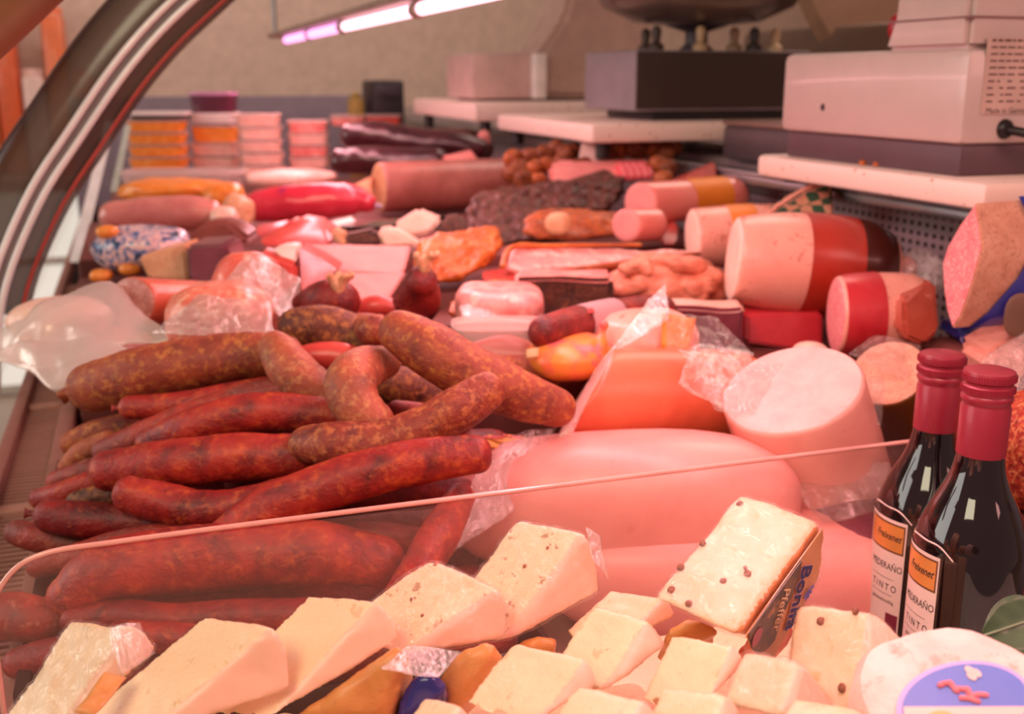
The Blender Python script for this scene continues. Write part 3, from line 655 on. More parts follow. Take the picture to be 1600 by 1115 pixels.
# ---------------------------------------------------------------- the sausage pile
GR = 'smoked sausages heaped in the front of the case'
tray = T(root('black_meat_tray', (.06, .78, Z(-.398))), 'shallow black ribbed tray under the heap of red sausages', 'tray')
bounds_box('tray_floor', (-.080, .235), (.612, 1.02), (-.398, -.392), blackgl, tray, bev=.001)
for nm_, x, y in (('side_wall', (-.092, -.083), (.610, 1.02)), ('rim', (.232, .238), (.610, 1.02)), ('rim', (-.084, .238), (.608, .613)), ('rim', (-.084, .238), (1.018, 1.024))):
    bounds_box(nm_, x, y, (-.398, -.338 if nm_ == 'side_wall' else -.366), blackgl, tray, bev=.002)
for k in range(9): bounds_box('rib', (-.0832, -.0805), (.63+k*.04, .636+k*.04), (-.392, -.342), MATS['black_plastic'], tray, bev=.001)

A = sausage
A('salami_sausage', [(148,604,.87),(215,586),(300,568),(385,556),(440,556)], .86, [40,43,42,38,34], salami, 'thick orange-brown salami lying across the top left of the heap', group=GR, tail=(0,))
A('salami_sausage', [(465,510),(500,510),(540,522),(580,540)], .93, [30,34,35,32], salami_dark, 'short plump reddish-brown salami behind the pale bent one at the back', group=GR)
A('salami_sausage', [(432,545,.83),(455,577),(490,610),(530,640)], .81, [28,36,38,36], salami_pale, 'pale orange salami slanting down behind the hooked sausage', group=GR)
A('salami_sausage', [(600,566,.83),(572,574,.80),(548,594,.765),(556,630,.755),(582,657,.75)], .77, [26,34,40,40,33], salami_pale, 'hooked tan sausage hanging with its blunt end forward in mid heap', group=GR, tail=(1,))
A('salami_sausage', [(590,512),(583,516),(560,512,.98)], .90, [22,26,22], salami_fat, 'small wrinkled salami end peeping out behind the longest coarse salami', group=GR, amp=.1)
A('salami_sausage', [(628,520,.80),(672,545,.79),(730,580,.785),(800,612,.79),(868,636,.80)], .79, [36,44,45,41,31], salami, 'longest coarse salami running down from the heap top towards the ham', group=GR)
A('salami_sausage', [(482,694,.745),(530,694,.735),(590,692,.735),(660,668,.735),(714,640,.735),(758,612,.74)], .735, [30,36,35,35,36,31], salami_fat, 'bent fat-flecked salami with a brown end below the hooked sausage', group=GR, amp=.06)
A('salami_sausage', [(612,598),(660,612),(715,628)], .90, [28,33,28], salami_dark, 'dark salami in the shade under the longest coarse salami', group=GR)
A('red_sausage', [(760,572),(830,578),(890,576),(918,573)], .92, [28,28,27,18], salami, 'reddish sausage lying behind the longest coarse salami next to the ham', group=GR)
A('thin_red_sausage', [(205,636),(290,632),(400,612),(480,604)], .83, [19,22,22,20], chorizo, 'thin smooth red sausage just under the thick orange-brown salami', group=GR, tail=(0,))
A('thin_red_sausage', [(165,705,.815),(225,682),(300,652),(390,622),(460,606)], .81, [20,25,26,24,22], brownred, 'thin red sausage with a greyish end in the second layer', group=GR)
A('red_sausage', [(235,690,.80),(285,672),(380,646),(470,646),(540,652)], .785, [22,28,32,30,26], chorizo, 'arched red sausage running under the pale salami to the hooked one', group=GR)
A('red_sausage', [(172,735,.765),(260,725),(360,715),(470,712)], .76, [32,38,38,35], chorizo, 'thick straight red sausage across the middle of the heap', group=GR)
A('red_sausage', [(205,772,.735),(250,784),(320,796),(400,786),(470,762)], .735, [28,32,32,29,25], chorizo, 'wrinkled red sausage with a blunt end below the thick straight one', group=GR, amp=.09)
A('long_red_sausage', [(345,842,.705),(400,806),(480,770),(580,738),(670,718),(745,710)], .71, [28,36,38,38,36,30], chorizo, 'long glossy red sausage crossing the heap up to the pink ham', group=GR, ends=(1,.8))
A('red_sausage', [(80,806,.755),(130,812),(190,814),(260,822)], .755, [26,30,26,24], chorizo_dark, 'short blunt red sausage at the grille edge of the heap', group=GR, tail=(0,))
A('red_sausage', [(28,832,.775),(70,842),(130,850)], .77, [20,24,22], brownred, 'stubby red sausage end nearest the air grille', group=GR)
A('red_sausage', [(62,778,.81),(95,772),(150,752)], .80, [16,20,20], chorizo, 'small red sausage end poking out above the stubby one', group=GR)
A('orange_sausage', [(115,692,.90),(150,678),(200,664)], .90, [20,22,20], salami, 'orange sausage end under the thick orange-brown salami at the tray edge', group=GR)
A('orange_sausage', [(105,728,.875),(130,706),(170,690)], .87, [14,18,18], salami_pale, 'thin orange bent sausage end beside the tray edge', group=GR)
A('red_sausage', [(90,752,.845),(140,736),(200,728)], .84, [17,20,19], brownred, 'dusky red sausage end between the orange ends and the thick straight one', group=GR)
A('red_sausage', [(122,784,.79),(160,776),(220,770)], .79, [18,20,19], salami_dark, 'brownish sausage stub tucked under the thick straight red one', group=GR)
A('thick_red_sausage', [(112,930,.675),(165,892,.68),(260,878,.69),(380,866,.70),(500,864,.70),(592,876,.70)], .69, [36,48,52,52,50,40], chorizo, 'largest red sausage seen through the plexi divider', group=GR)
A('thick_red_sausage', [(-40,965,.68),(20,962,.675),(70,966,.675),(120,940,.69)], .68, [34,38,34,26], brownred, 'red sausage at the divider corner running out of the picture', group=GR)
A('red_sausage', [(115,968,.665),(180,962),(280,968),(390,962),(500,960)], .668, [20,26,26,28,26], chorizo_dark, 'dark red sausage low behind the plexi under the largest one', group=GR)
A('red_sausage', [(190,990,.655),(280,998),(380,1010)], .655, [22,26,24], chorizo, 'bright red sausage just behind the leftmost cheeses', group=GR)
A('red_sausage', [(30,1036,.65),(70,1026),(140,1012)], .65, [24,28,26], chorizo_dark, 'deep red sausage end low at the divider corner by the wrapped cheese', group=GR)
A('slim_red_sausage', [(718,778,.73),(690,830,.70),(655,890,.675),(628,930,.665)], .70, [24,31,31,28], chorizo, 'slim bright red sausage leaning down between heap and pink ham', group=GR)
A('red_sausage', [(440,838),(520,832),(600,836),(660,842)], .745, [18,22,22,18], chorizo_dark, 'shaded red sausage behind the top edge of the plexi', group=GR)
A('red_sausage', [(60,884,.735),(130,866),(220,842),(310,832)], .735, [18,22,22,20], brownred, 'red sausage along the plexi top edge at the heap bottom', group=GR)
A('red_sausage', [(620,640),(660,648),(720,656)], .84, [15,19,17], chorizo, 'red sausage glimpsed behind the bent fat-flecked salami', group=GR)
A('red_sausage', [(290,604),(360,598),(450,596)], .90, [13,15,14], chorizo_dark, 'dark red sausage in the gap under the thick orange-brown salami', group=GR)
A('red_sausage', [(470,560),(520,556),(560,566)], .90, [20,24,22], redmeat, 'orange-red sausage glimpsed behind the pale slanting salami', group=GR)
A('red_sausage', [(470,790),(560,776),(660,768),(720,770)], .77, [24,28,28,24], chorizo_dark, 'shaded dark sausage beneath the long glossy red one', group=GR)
# the layers underneath, seen only as dark red gaps
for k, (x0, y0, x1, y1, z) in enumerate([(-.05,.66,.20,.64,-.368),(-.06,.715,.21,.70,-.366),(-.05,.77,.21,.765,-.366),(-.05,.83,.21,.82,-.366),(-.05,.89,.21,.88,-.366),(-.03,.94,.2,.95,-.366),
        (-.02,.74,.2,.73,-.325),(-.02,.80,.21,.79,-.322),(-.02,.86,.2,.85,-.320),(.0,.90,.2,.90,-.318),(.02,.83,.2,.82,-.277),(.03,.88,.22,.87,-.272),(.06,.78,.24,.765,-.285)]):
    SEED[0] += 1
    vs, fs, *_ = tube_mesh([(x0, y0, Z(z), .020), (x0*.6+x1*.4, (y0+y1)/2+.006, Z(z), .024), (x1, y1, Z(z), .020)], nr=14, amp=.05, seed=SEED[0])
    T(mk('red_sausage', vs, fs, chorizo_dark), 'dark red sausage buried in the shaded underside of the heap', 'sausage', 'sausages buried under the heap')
cd = pixsolid('printed_card', [(738,690,.80),(772,674,.85),(830,684,.86),(800,704,.81)], .80, .0015, yellow, 'yellow card with red print under the coarse salami', 'card', bev=.0003, dirn=-UP)
for i, (x, y) in enumerate([(760,690),(776,691),(790,688),(806,690)]):
    p = P(x, y, .822)+UP*.004
    box('red_print', p, (.010 if i % 2 else .004, .006, .0006), redink, cd, M=Matrix.Rotation(-.4, 3, 'Z'), bev=0)

# ---------------------------------------------------------------- hams behind the plexi
h = lump('cooked_ham', Vector(P(965, 784, .80)), (.128, .050, .052), ham_pink, 'big smooth pink ham lying behind the plexi divider', 'ham', M=frame(-6, 0, -4), pw=2.6, amp=.05, freq=8, sub2=.004)
sheet('film_end', [(690,870,.72),(745,740,.75),(835,672,.80),(800,800,.76)], flm2, parent=h, amp=.003)
sheet('film_fold', [(745,740,.75),(790,682,.78),(868,668,.80),(850,700,.79)], flm, parent=h, amp=.004)
lump('cooked_ham', Vector(P(1150, 896, .79)), (.14, .050, .046), ham_pink, 'second pink ham lying under the big one, low behind the plexi', 'ham', M=frame(-3, 0, 0), pw=2.7, amp=.04, freq=8, sub2=.004)
SEED[0] += 1
h3 = roll('skinned_ham', (914,618,.855), (1185,622,.90), 76, (ham_skin, ham_pink), 'orange-skinned ham half lying on the big pink ham', 'ham', tilt=(.42, -.52), nr=48, amp=.006, bulge=1.03, endr=.8)
sheet('film_edge', [(866,694,.80),(930,575,.80),(958,541,.81),(888,690,.80)], flm2, parent=h3, nu=8, amp=.0015)
roll('bologna_half', (1236,606,.80), (1296,792,.862), 114, (bologna, bologna_cut), 'pale bologna half standing with its oval pink cut face upwards', 'bologna', tilt=None, endr=.5, flat=.95, nr=48, bulge=1.02)
bl = bpy.data.objects['bologna_half']
sheet('film_collar', [(1062,545,.82),(1120,640,.79),(1376,664,.79),(1382,590,.83)], flm, parent=bl, nu=22, amp=.003)
sheet('film_corner', [(1060,598,.80),(1085,536,.83),(1180,552,.82),(1125,640,.79)], flm, parent=bl, amp=.003)
sheet('film_skirt', [(1230,760,.78),(1385,720,.79),(1390,800,.77),(1290,815,.76)], flm, parent=bl, amp=.006)
roll('herbed_sausage_piece', (1388,582,.87), (1440,690,.95), 60, (plain('mustard_brown_rind', '6a3c12', .35, coat=.3), rind_speck), 'pale herb-speckled sausage piece with a brown rind beside the bottle cap', 'sausage', endr=.7, nr=36)
sheet('film_peak', [(1325,552,.86),(1370,522,.87),(1440,540,.88),(1420,600,.85)], flm, parent=bpy.data.objects['herbed_sausage_piece'], amp=.003)
lump('mauve_ham', Vector(P(1345, 842, .80)), (.045, .05, .03), pate_dark, 'mauve ham end low behind the bottles', 'ham', amp=.05, sub2=.01)
lump('peppered_ham', Vector(P(1620, 705, .74)), (.030, .04, .040), meat('red_pepper_crust', ['7a1c14', 'b0341f', 'd0552c'], 'e8a060', 130, 260, (.5, .62), .6, 1.0, .1), 'ham crusted with red pepper behind the front bottle', 'ham', amp=.1, freq=60)
wf = pixsolid('filmed_ham_wedge', [(1535,556,.86),(1610,515,.88),(1640,560,.88),(1570,640,.85),(1560,610,.85)], .86, .06, [mort_skin], 'peach film-wrapped wedge just above the front bottle cap', 'ham', bev=.008)
sheet('film_wrap', [(1530,560,.85),(1610,512,.87),(1640,570,.86),(1570,640,.84)], flm2, parent=wf, amp=.003)

# things right behind the hams
fb = lump('bagged_cold_cut', Vector(P(1012, 530, .94)), (.044, .045, .026), mort_skin, 'film-bagged cold cut with an orange label behind the skinned ham', 'cold cut', amp=.06)
sheet('orange_label', [(1034,490,.885),(1088,497,.89),(1078,545,.88),(1034,545,.88)], orange, parent=fb, amp=.001, nu=6, nv=6)
sheet('film_tip', [(950,556,.86),(1010,470,.90),(1040,447,.91),(1046,500,.88)], flm2, parent=fb, amp=.004)
sheet('film_side', [(1040,490,.88),(1120,500,.90),(1180,556,.88),(1040,552,.87)], flm, parent=fb, amp=.005)
om = lump('bagged_meat', Vector(P(892, 556, .91)), (.036, .04, .017), meat('orange_pink_bag', ['e8604a', 'f08a3a', 'ee8f3c'], 'd95a6a', 36, 40, (.5, .6), .4, .15, .15), 'orange and pink bagged meat tied with a bow by the salami', 'meat', amp=.08)
vs, fs, *_ = tube_mesh([tuple(P(930, 560, .89))+(.010,), tuple(P(938, 535, .89))+(.006,), tuple(P(942, 520, .89))+(.002,), tuple(P(944, 508, .89))+(.004,)], nr=10, amp=.15)
mk('tied_tip', vs, fs, MATS['orange_pink_bag'], om)
sheet('tag', [(822,546,.885),(842,543,.885),(842,557,.88),(822,560,.88)], plain('tan_tag', 'c9a070', .6), parent=om, nu=3, nv=3, amp=.0004)
ls = A('labelled_sausage', [(852,518,.90),(900,508,.94),(955,496,.98),(1030,486,1.02)], .95, [27,30,29,26], chorizo_dark, 'dark red sausage with a white paper label and wrinkled end in the middle row', amp=.07)
vs, fs, *_ = tube_mesh(pix_path([(908,506,.945),(930,501,.96),(958,495.5,.98)], .985, [30.6,30.6,30.4]), nr=20, amp=.01, ends=(.02,.02), capn=1)
mk('paper_label', vs, fs, plain('mauve_paper', 'b98f92', .6), ls)
sheet('red_print', [(908,484,.935),(926,481,.938),(930,488,.932),(912,491,.932)], redink, parent=ls, nu=3, nv=3, amp=.0002)
def pot(name, c, w, l, hgt, mats, label, cat, group=None, yaw=0, lid=None, M=None, lidh=.006, flare=1.08):
    """rounded rectangular tub: tapered body, rolled rim, lid"""
    o0 = P(*c) if not isinstance(c, Vector) else c
    M = M or frame(yaw); n = 24
    def outline(sx, sy, z, r=.25):
        out = []
        for k in range(n):
            a = 2*math.pi*k/n; cx, cy = math.cos(a), math.sin(a); k_ = (abs(cx)**5+abs(cy)**5)**(-.2)
            out.append(o0+M @ Vector((cx*k_*sx/2, cy*k_*sy/2, z)))
        return out
    def skin(rs):
        vs = [p for r in rs for p in r]; m = len(rs)
        fs = [(i*n+k, i*n+(k+1) % n, (i+1)*n+(k+1) % n, (i+1)*n+k) for i in range(m-1) for k in range(n)]
        fs += [tuple(range(n-1, -1, -1)), tuple((m-1)*n+k for k in range(n))]; return vs, fs
    b = T(autosmooth(mk(name, *skin([outline(w*.9/flare, l*.9/flare, 0), outline(w/flare, l/flare, hgt*.06), outline(w, l, hgt*.92)]), mats), 40), label, cat, group)
    if lid:
        autosmooth(mk('lid', *skin([outline(w*1.04, l*1.04, hgt*.92), outline(w*1.05, l*1.05, hgt*.92+lidh*.5), outline(w*1.04, l*1.04, hgt*.92+lidh), outline(w*.94, l*.94, hgt*.92+lidh), outline(w*.92, l*.92, hgt*.92+lidh*.7)]), lid, b), 40)
    return b
tb = pot('clear_tub', (778,560,.94), .080, .06, .034, tubp, 'clear plastic tub holding a red sausage behind the longest salami', 'tub', yaw=4)
vs, fs, *_ = tube_mesh(pix_path([(715,505,.925),(780,500,.925),(848,506,.925)], .925, 2.6), nr=10, amp=0)
mk('rolled_rim', vs, fs, tubp, tb)
A('tub_sausage', [(745,548),(790,540),(838,552)], .93, [14,17,14], redmeat, 'red sausage lying inside the clear plastic tub')
vp = lump('vacuum_packed_bacon', Vector(P(782, 482, 1.02)), (.040, .04, .022), bacon, 'vacuum-packed pale bacon block above the clear tub', 'bacon', amp=.1, pw=4)
sheet('film_glint', [(718,478,.98),(800,462,.99),(850,492,.99),(725,500,.97)], flm2, parent=vp, amp=.003)

# ---------------------------------------------------------------- middle of the case
def knot_sausage(pts, d, r, lab, tie):
    o = A('tied_sausage', pts, d, r, chorizo_dark, lab, group='tied round sausages', amp=.04)
    p = P(*tie)
    for k in range(4):
        a = k*1.7; e = Vector((math.cos(a), math.sin(a)*.5, .8))*.011
        vs, fs, *_ = tube_mesh([tuple(p-UP*.004)+(.005,), tuple(p+e*.5)+(.0035,), tuple(p+e+Vector((.003*math.sin(k), 0, 0)))+(.0035,)], nr=8, amp=.2, freq=200)
        mk('casing_tie', vs, fs, knot, o)
    return o
knot_sausage([(470,490,1.02),(508,474,1.0),(530,470,.99)], 1.0, [26,38,32], 'dark red tied sausage with a stub of casing, beside the striped film', (530,446,.975))
knot_sausage([(640,500,1.03),(652,468,1.02),(658,442,1.0)], 1.0, [28,38,26], 'round dark red sausage tied at its top in front of the orange ham', (664,413,.99))
A('red_sausage', [(560,486,1.02),(590,478),(620,482)], 1.02, [16,18,14], redmeat, 'small red sausage between the two tied sausages', tail=(1,), tmat=knot)

r8 = roll('cut_cooked_sausage', (206,472,1.00), (345,478,1.08), 40, (meat('salmon_casing', ['c9553c', 'dd6a50', 'e88068'], 'f0a890', 30, 90, (.6, .75), .35, .1, .45, spotmix=.4), coarse_cut), 'thick cut cooked sausage with its coarse pink face to the glass', 'sausage', tilt=(-.35, 0), nr=32)
mb = lump('bagged_minced_meat', Vector(P(345, 498, .97)), (.046, .045, .034), meat('raw_mince', ['d9604a', 'e87a64', 'f0957c'], 'f8c8a8', 60, 90, (.52, .66), .35, .4, .3), 'bagged pinkish minced sausage meat with bright folds of film', 'meat', amp=.14)
sheet('bag_front', [(235,520,.90),(310,460,.93),(420,470,.93),(430,530,.90)], bagf, parent=mb, amp=.005)
sheet('bag_peak', [(330,462,.98),(385,398,1.02),(432,430,1.02),(470,500,.97)], bagf, parent=mb, amp=.006)
sheet('bag_back', [(385,398,1.02),(420,404,1.03),(470,440,1.0),(440,510,.96)], flm2, parent=mb, amp=.006)
lump('bagged_cured_ham', Vector(P(385, 455, 1.06)), (.034, .03, .040), meat('raw_ham', ['d9503f', 'e86a58', 'f07c68'], 'f8d0b0', 34, 50, (.55, .68), .35, .3, .3), 'peaked red raw ham inside a clear bag', 'ham', amp=.16)
fl = sheet('loose_film_bag', [(-30,520,.98),(170,440,1.02),(270,520,.95),(60,585,.94)], hazyf, amp=.014, freq=16, nu=30, nv=22, label='loose sheet of milky film reaching over to the glass', cat='film', sag=.012)
sheet('under_fold', [(-20,560,.95),(100,520,.97),(220,540,.93),(90,605,.92)], hazyf, parent=fl, amp=.012, freq=18)
lump('filmed_pink_cut', Vector(P(160, 556, .99)), (.046, .04, .026), bacon, 'pink cold cut lying under the milky film', 'cold cut', amp=.08)
lump('filmed_pink_cut', Vector(P(95, 500, 1.08)), (.050, .04, .022), rawfat, 'pale cold cut under the milky film beside the glass', 'cold cut', amp=.08)

pixsolid('pate_block', [(215,402),(290,382),(294,440),(232,436)], 1.22, .06, [pate], 'tan pastry-crusted pate block with a pale cut side', 'pate', bev=.003)
pixsolid('dark_pate_block', [(290,384,1.2),(352,380,1.2),(366,424,1.19),(322,446,1.18),(296,440,1.19)], 1.2, .07, [pate_dark], 'dark plum pate block against the tan pate', 'pate', bev=.004)
pixsolid('smoked_meat_wedge', [(285,385,1.3),(310,350,1.32),(355,346,1.32),(392,372,1.3),(380,386,1.3)], 1.3, .06, [meat('umber_meat', ['6a3028', '7c3c32', '8f483c'], None, 30, rough=.45)], 'brown smoked meat wedge behind the dark plum pate', 'meat', bev=.006)
bag = lump('floral_bag', Vector(P(222, 388, 1.30)), (.058, .045, .028), floral, 'small bag printed with blue and pink flowers', 'bag', amp=.1)
sheet('bag_top', [(155,372,1.28),(172,350,1.3),(190,372,1.28),(170,395,1.26)], floral, parent=bag, amp=.004)
for i, (x, y) in enumerate([(158, 430), (203, 420), (168, 362)]):
    lump('carrot_chunk', Vector(P(x, y, 1.27)), (.013, .012, .008), orange_salad, ['small orange piece in front of the flowered bag by the glass', 'small orange piece between flowered bag and tan pate', 'small orange piece behind the flowered bag'][i], 'vegetable', 'orange pieces around the flowered bag', amp=.1, sub=3)
r7 = A('pale_cooked_sausage', [(180,338,1.45),(240,334),(300,332),(325,333)], 1.45, [24,27,26,22], meat('pale_sausage_skin', ['c9706a', 'dd8a80', 'e8a090'], None, 24, rough=.25, bmp=.05, coat=.6), 'smooth pinkish cooked sausage with a clipped end above the flowered bag', tail=(1,), tmat=knot)
lump('bunched_film', Vector(P(350, 340, 1.42)), (.018, .018, .014), rawfat, 'bunch of crumpled film beside the clipped cooked sausage', 'film', amp=.3, freq=60)
r6 = A('red_printed_salami', [(408,322,1.6),(450,318),(510,314),(555,312),(572,316)], 1.6, [25,28,28,23,16], meat('printed_red_casing', ['c0243a', 'd03248', 'dd4a58'], '6a2a70', 18, 26, (.62, .66), .3, .08, .5, spotmix=.7), 'bright red salami with violet print and a twisted clear end', tail=(1,), tmat=plain('twisted_film', 'b9a8c8', .3, coat=.5))
lump('orange_vegetable_salad', Vector(P(275, 296, 1.68)), (.085, .05, .017), orange_salad, 'orange salad spread in front of the stacked tubs', 'salad', amp=.2, freq=40)
lump('filled_pastry', Vector(P(352, 306, 1.62)), (.03, .04, .02), orange_salad, 'orange bagged pieces next to the printed red salami', 'meat', amp=.2)
lump('salad_pieces', Vector(P(372, 330, 1.5)), (.02, .03, .022), pate, 'crumpled tan bag between the cooked sausage and the red salami', 'bag', amp=.25, freq=50)
pot('clear_tub', (290,300,1.9), .205, .10, .035, tubp, 'wide clear tub in front of the orange stacked tubs', 'tub', lid=tubp)

# liver sausage and blood sausages
rl = roll('liver_sausage', (592,293,1.74), (835,284,1.86), 39, (liver, pate), 'big pinkish-brown liver sausage roll with a tan cut end', 'sausage', tilt=(.03, .0), nr=36, bulge=1.04)
pixsolid('pink_paper_tip', [(690,245,1.85),(735,234,1.87),(748,252,1.86),(700,254,1.85)], 1.85, .01, [pinkmeat], 'pinkish paper tip lying on the liver sausage roll', 'paper', bev=.002)
pixsolid('tan_wedge', [(548,292,1.72),(580,276,1.74),(578,312,1.72)], 1.72, .03, [pate], 'tan wedge leaning on the liver sausage end', 'pate', bev=.003)
A('blood_sausage', [(552,212,2.05),(590,212),(650,222),(710,226),(745,232)], 2.05, [20,23,23,22,18], blood, 'long dark blood sausage on top of its pile at the back', group='blood sausages')
A('blood_sausage', [(535,252,1.98),(570,250),(620,252),(680,250)], 1.98, [20,22,22,20], blood, 'dark blood sausage below the long top one', group='blood sausages')
A('blood_sausage', [(690,218,2.15),(730,222),(755,234)], 2.15, [18,20,16], smoked, 'brown sausage end behind the blood sausages', group='blood sausages')
lump('pink_sausage_end', Vector(P(756, 218, 2.1)), (.013, .015, .018), pinkmeat, 'pale pink sausage end behind the brown sausage end', 'sausage', amp=.06, sub=3)

# dark netted ham, roast pieces, fat slabs
nh = pixsolid('netted_smoked_ham', [(722,318,1.46),(770,300,1.48),(860,292,1.5),(930,276,1.5),(968,270,1.5),(985,290,1.5),(968,330,1.48),(860,372,1.42),(790,384,1.4),(730,378,1.42)], 1.46, .07, [netted], 'blackish smoked ham ridged by its netting', 'ham', bev=.014, seg=3, cuts=2, amp=.004)
me = nh.data                                                          # the net pressed a grid of cushions into the crust
for v in me.vertices:
    p = v.co; s_ = p.dot(Rt)-p.z*.25; g_ = max(abs(math.cos(s_*math.pi/.016)), 0)*max(abs(math.cos((p.z+p.dot(Rt)*.22)*math.pi/.0135)), 0)
    v.co = p-Fh*(.0055*g_**.6)
me.update()
rp = pixsolid('smoked_pork_piece', [(808,356,1.3),(852,328,1.33),(930,334,1.34),(1000,342,1.35),(1020,352,1.35),(985,370,1.33),(900,378,1.3),(830,378,1.29)], 1.3, .05, [roast_br], 'browned smoked pork piece with a pale cut tip', 'pork', bev=.012, seg=3, cuts=2, amp=.004)
lump('pale_cut', Vector(P(872, 350, 1.295)), (.016, .006, .014), pate, '', '', parent=rp, sub=3)
og = pixsolid('golden_smoked_ham', [(640,400,1.16),(665,372,1.18),(710,370,1.2),(750,364,1.22),(784,376,1.22),(780,402,1.2),(740,430,1.17),(690,448,1.15),(655,440,1.15)], 1.17, .07, [roast], 'golden orange smoked ham with a scalloped top edge', 'ham', bev=.012, seg=3, cuts=2, amp=.005)
bs = pixsolid('bacon_slab', [(785,420,1.16),(800,382,1.2),(950,386,1.22),(1090,388,1.24),(1092,398,1.23),(960,412,1.19),(840,426,1.15)], 1.17, .035, [bacon], 'long flat bacon slab with a pink cut and a brown rind edge', 'bacon', bev=.004, cuts=1, amp=.002, dirn=(Fh-UP*.6).normalized())
vs, fs, *_ = tube_mesh(pix_path([(845,428,1.148),(960,414,1.18),(1050,402,1.21),(1092,396,1.225)], 1.2, [4,5,5,3]), nr=8, amp=.15); mk('rind_edge', vs, fs, roast_br, bs)
vs, fs, *_ = tube_mesh(pix_path([(785,416,1.155),(800,386,1.19),(860,384,1.2),(1000,382,1.22)], 1.2, [5,5,4,3]), nr=8, amp=.15); mk('rind_edge', vs, fs, roast, bs)
ck = T(slab('crusted_block', (880, 457, 1.10), (.098, .05, .040), smoked, yaw=-4, bev=.004, top=bacon, parent=root('tmp', (0,0,0))) , 'x', 'x'); t0 = ck.parent; ck.parent = None; bpy.data.objects.remove(t0)
T(ck, 'grey-brown crusted meat block with a pink top in the middle row', 'meat')
rt = lump('rough_roast_pork', Vector(P(1040, 440, 1.16)), (.058, .045, .026), meat('rough_pork', ['d9745a', 'e88c70', 'f0a284'], 'a04a26', 40, 60, (.55, .68), .5, .6, .2), 'rough folded roast pork next to the large mortadella', 'pork', amp=.3, freq=45)
for i, (x, y, rx) in enumerate([(1000, 418, .02), (1060, 412, .024), (1090, 445, .02), (980, 448, .018)]):
    lump('pork_fold', Vector(P(x, y, 1.13)), (rx, .016, .010), MATS['rough_pork'], '', '', parent=rt, amp=.45, sub=4, freq=60)
wb = slab('fat_topped_block', (1086, 505, 1.05), (.088, .045, .040), pate_dark, 'dark purple meat block topped with white fat', 'meat', yaw=-5, bev=.004, top=rawfat)
pixsolid('orange_rib_piece', [(690,484,1.05),(760,446,1.1),(800,440,1.12),(800,458,1.1),(715,502,1.04)], 1.06, .03, [roast], 'orange smoked rib lying behind the vacuum-packed bacon', 'meat', bev=.006, cuts=1, amp=.003)
pixsolid('smoked_strip', [(748,432,1.16),(800,424,1.18),(850,440,1.14),(760,446,1.13)], 1.16, .03, [redmeat], 'thin dark red smoked strip behind the orange rib', 'meat', bev=.004)
ps = pixsolid('pink_meat_sheet', [(470,385,1.22),(640,388,1.24),(630,428,1.18),(528,424,1.17)], 1.2, .02, [pinkmeat], 'large flat pink slice of meat loaf between tied sausages', 'cold cut', bev=.002)
pixsolid('front_face', [(528,426,1.168),(632,428,1.178),(606,470,1.14),(556,468,1.13)], 1.16, .02, [pinkmeat], 'x', 'x', bev=.002)
q = bpy.data.objects['front_face']; q.parent = ps; q.location = Vector(q['_o'])-Vector(ps['_o']); del q['label'], q['category']
pixsolid('red_ham_wedge', [(402,392,1.14),(432,402,1.13),(465,412,1.12),(462,452,1.1),(436,468,1.09),(424,450,1.1)], 1.12, .04, [redmeat], 'glossy red ham wedge with a white fat top by the bag', 'ham', bev=.005)
pixsolid('white_fat_corner', [(424,390,1.145),(448,383,1.16),(468,386,1.16),(464,410,1.125),(436,402,1.135)], 1.14, .03, [rawfat], 'white triangle of fat above the glossy red ham wedge', 'fat', bev=.003)
pixsolid('dried_beef_wedge', [(466,386,1.14),(500,402,1.15),(528,420,1.14),(520,428,1.12),(500,470,1.09),(470,460,1.09)], 1.12, .04, [meat('dried_beef', ['8f2a22', 'a83a30', 'bb4a3c'], None, 30, rough=.4, coat=.2)], 'brownish dried beef wedge next to the white fat triangle', 'beef', bev=.005)
pixsolid('film_triangle', [(430,470,1.05),(470,436,1.06),(464,486,1.03)], 1.05, .002, [flm2], 'stiff white triangle of film in front of the red ham wedge', 'film', bev=.0005)
pixsolid('rosy_ham_block', [(398,378,1.3),(460,342,1.34),(505,350,1.34),(522,384,1.3),(410,386,1.28)], 1.3, .06, [redmeat], 'rosy flat-topped ham block below the printed red salami', 'ham', bev=.006)
pixsolid('red_meat_slice', [(395,356,1.42),(450,346,1.44),(455,356,1.42),(400,372,1.38)], 1.42, .03, [red_wax], 'red meat slice under the printed red salami', 'meat', bev=.004)
bt = pixsolid('black_serving_tray', [(510,354,1.42),(640,338,1.5),(700,336,1.5),(600,354,1.42)], 1.45, .006, [blackgl], 'thin black serving tray edge below the liver sausage', 'tray', bev=.001, dirn=-UP)
pixsolid('white_price_card', [(518,346,1.44),(548,338,1.46),(556,346,1.45),(526,352,1.43)], 1.44, .003, [paper], 'small white card on the black serving tray', 'card', bev=.0005)
for i, (pts, m_, lab, dd) in enumerate([
        ([(535,368),(585,358),(596,384),(545,386)], smoked, 'dark brown speck cube in front of the black tray', 1.3),
        ([(515,360),(532,358),(545,386),(525,384)], pate, 'small tan crust piece beside the dark speck cube', 1.3),
        ([(588,360),(612,356),(660,384),(600,388)], rawfat, 'pale pink fat slice beside the dark speck cube', 1.3),
        ([(614,352),(652,328),(690,344),(672,364),(630,372)], rawfat, 'pale square of fat standing up before the black tray', 1.34),
        ([(672,364),(692,344),(712,352),(716,368),(690,372)], smoked, 'dark smoked morsel against the pale square of fat', 1.33),
        ([(690,342),(718,336),(735,356),(722,368),(700,358)], netted, 'blackish strip of smoked rind by the netted ham', 1.36)]):
    pixsolid('speck_piece', pts, dd, .03, [m_], lab, 'speck', 'cut pieces before the black tray', bev=.004)

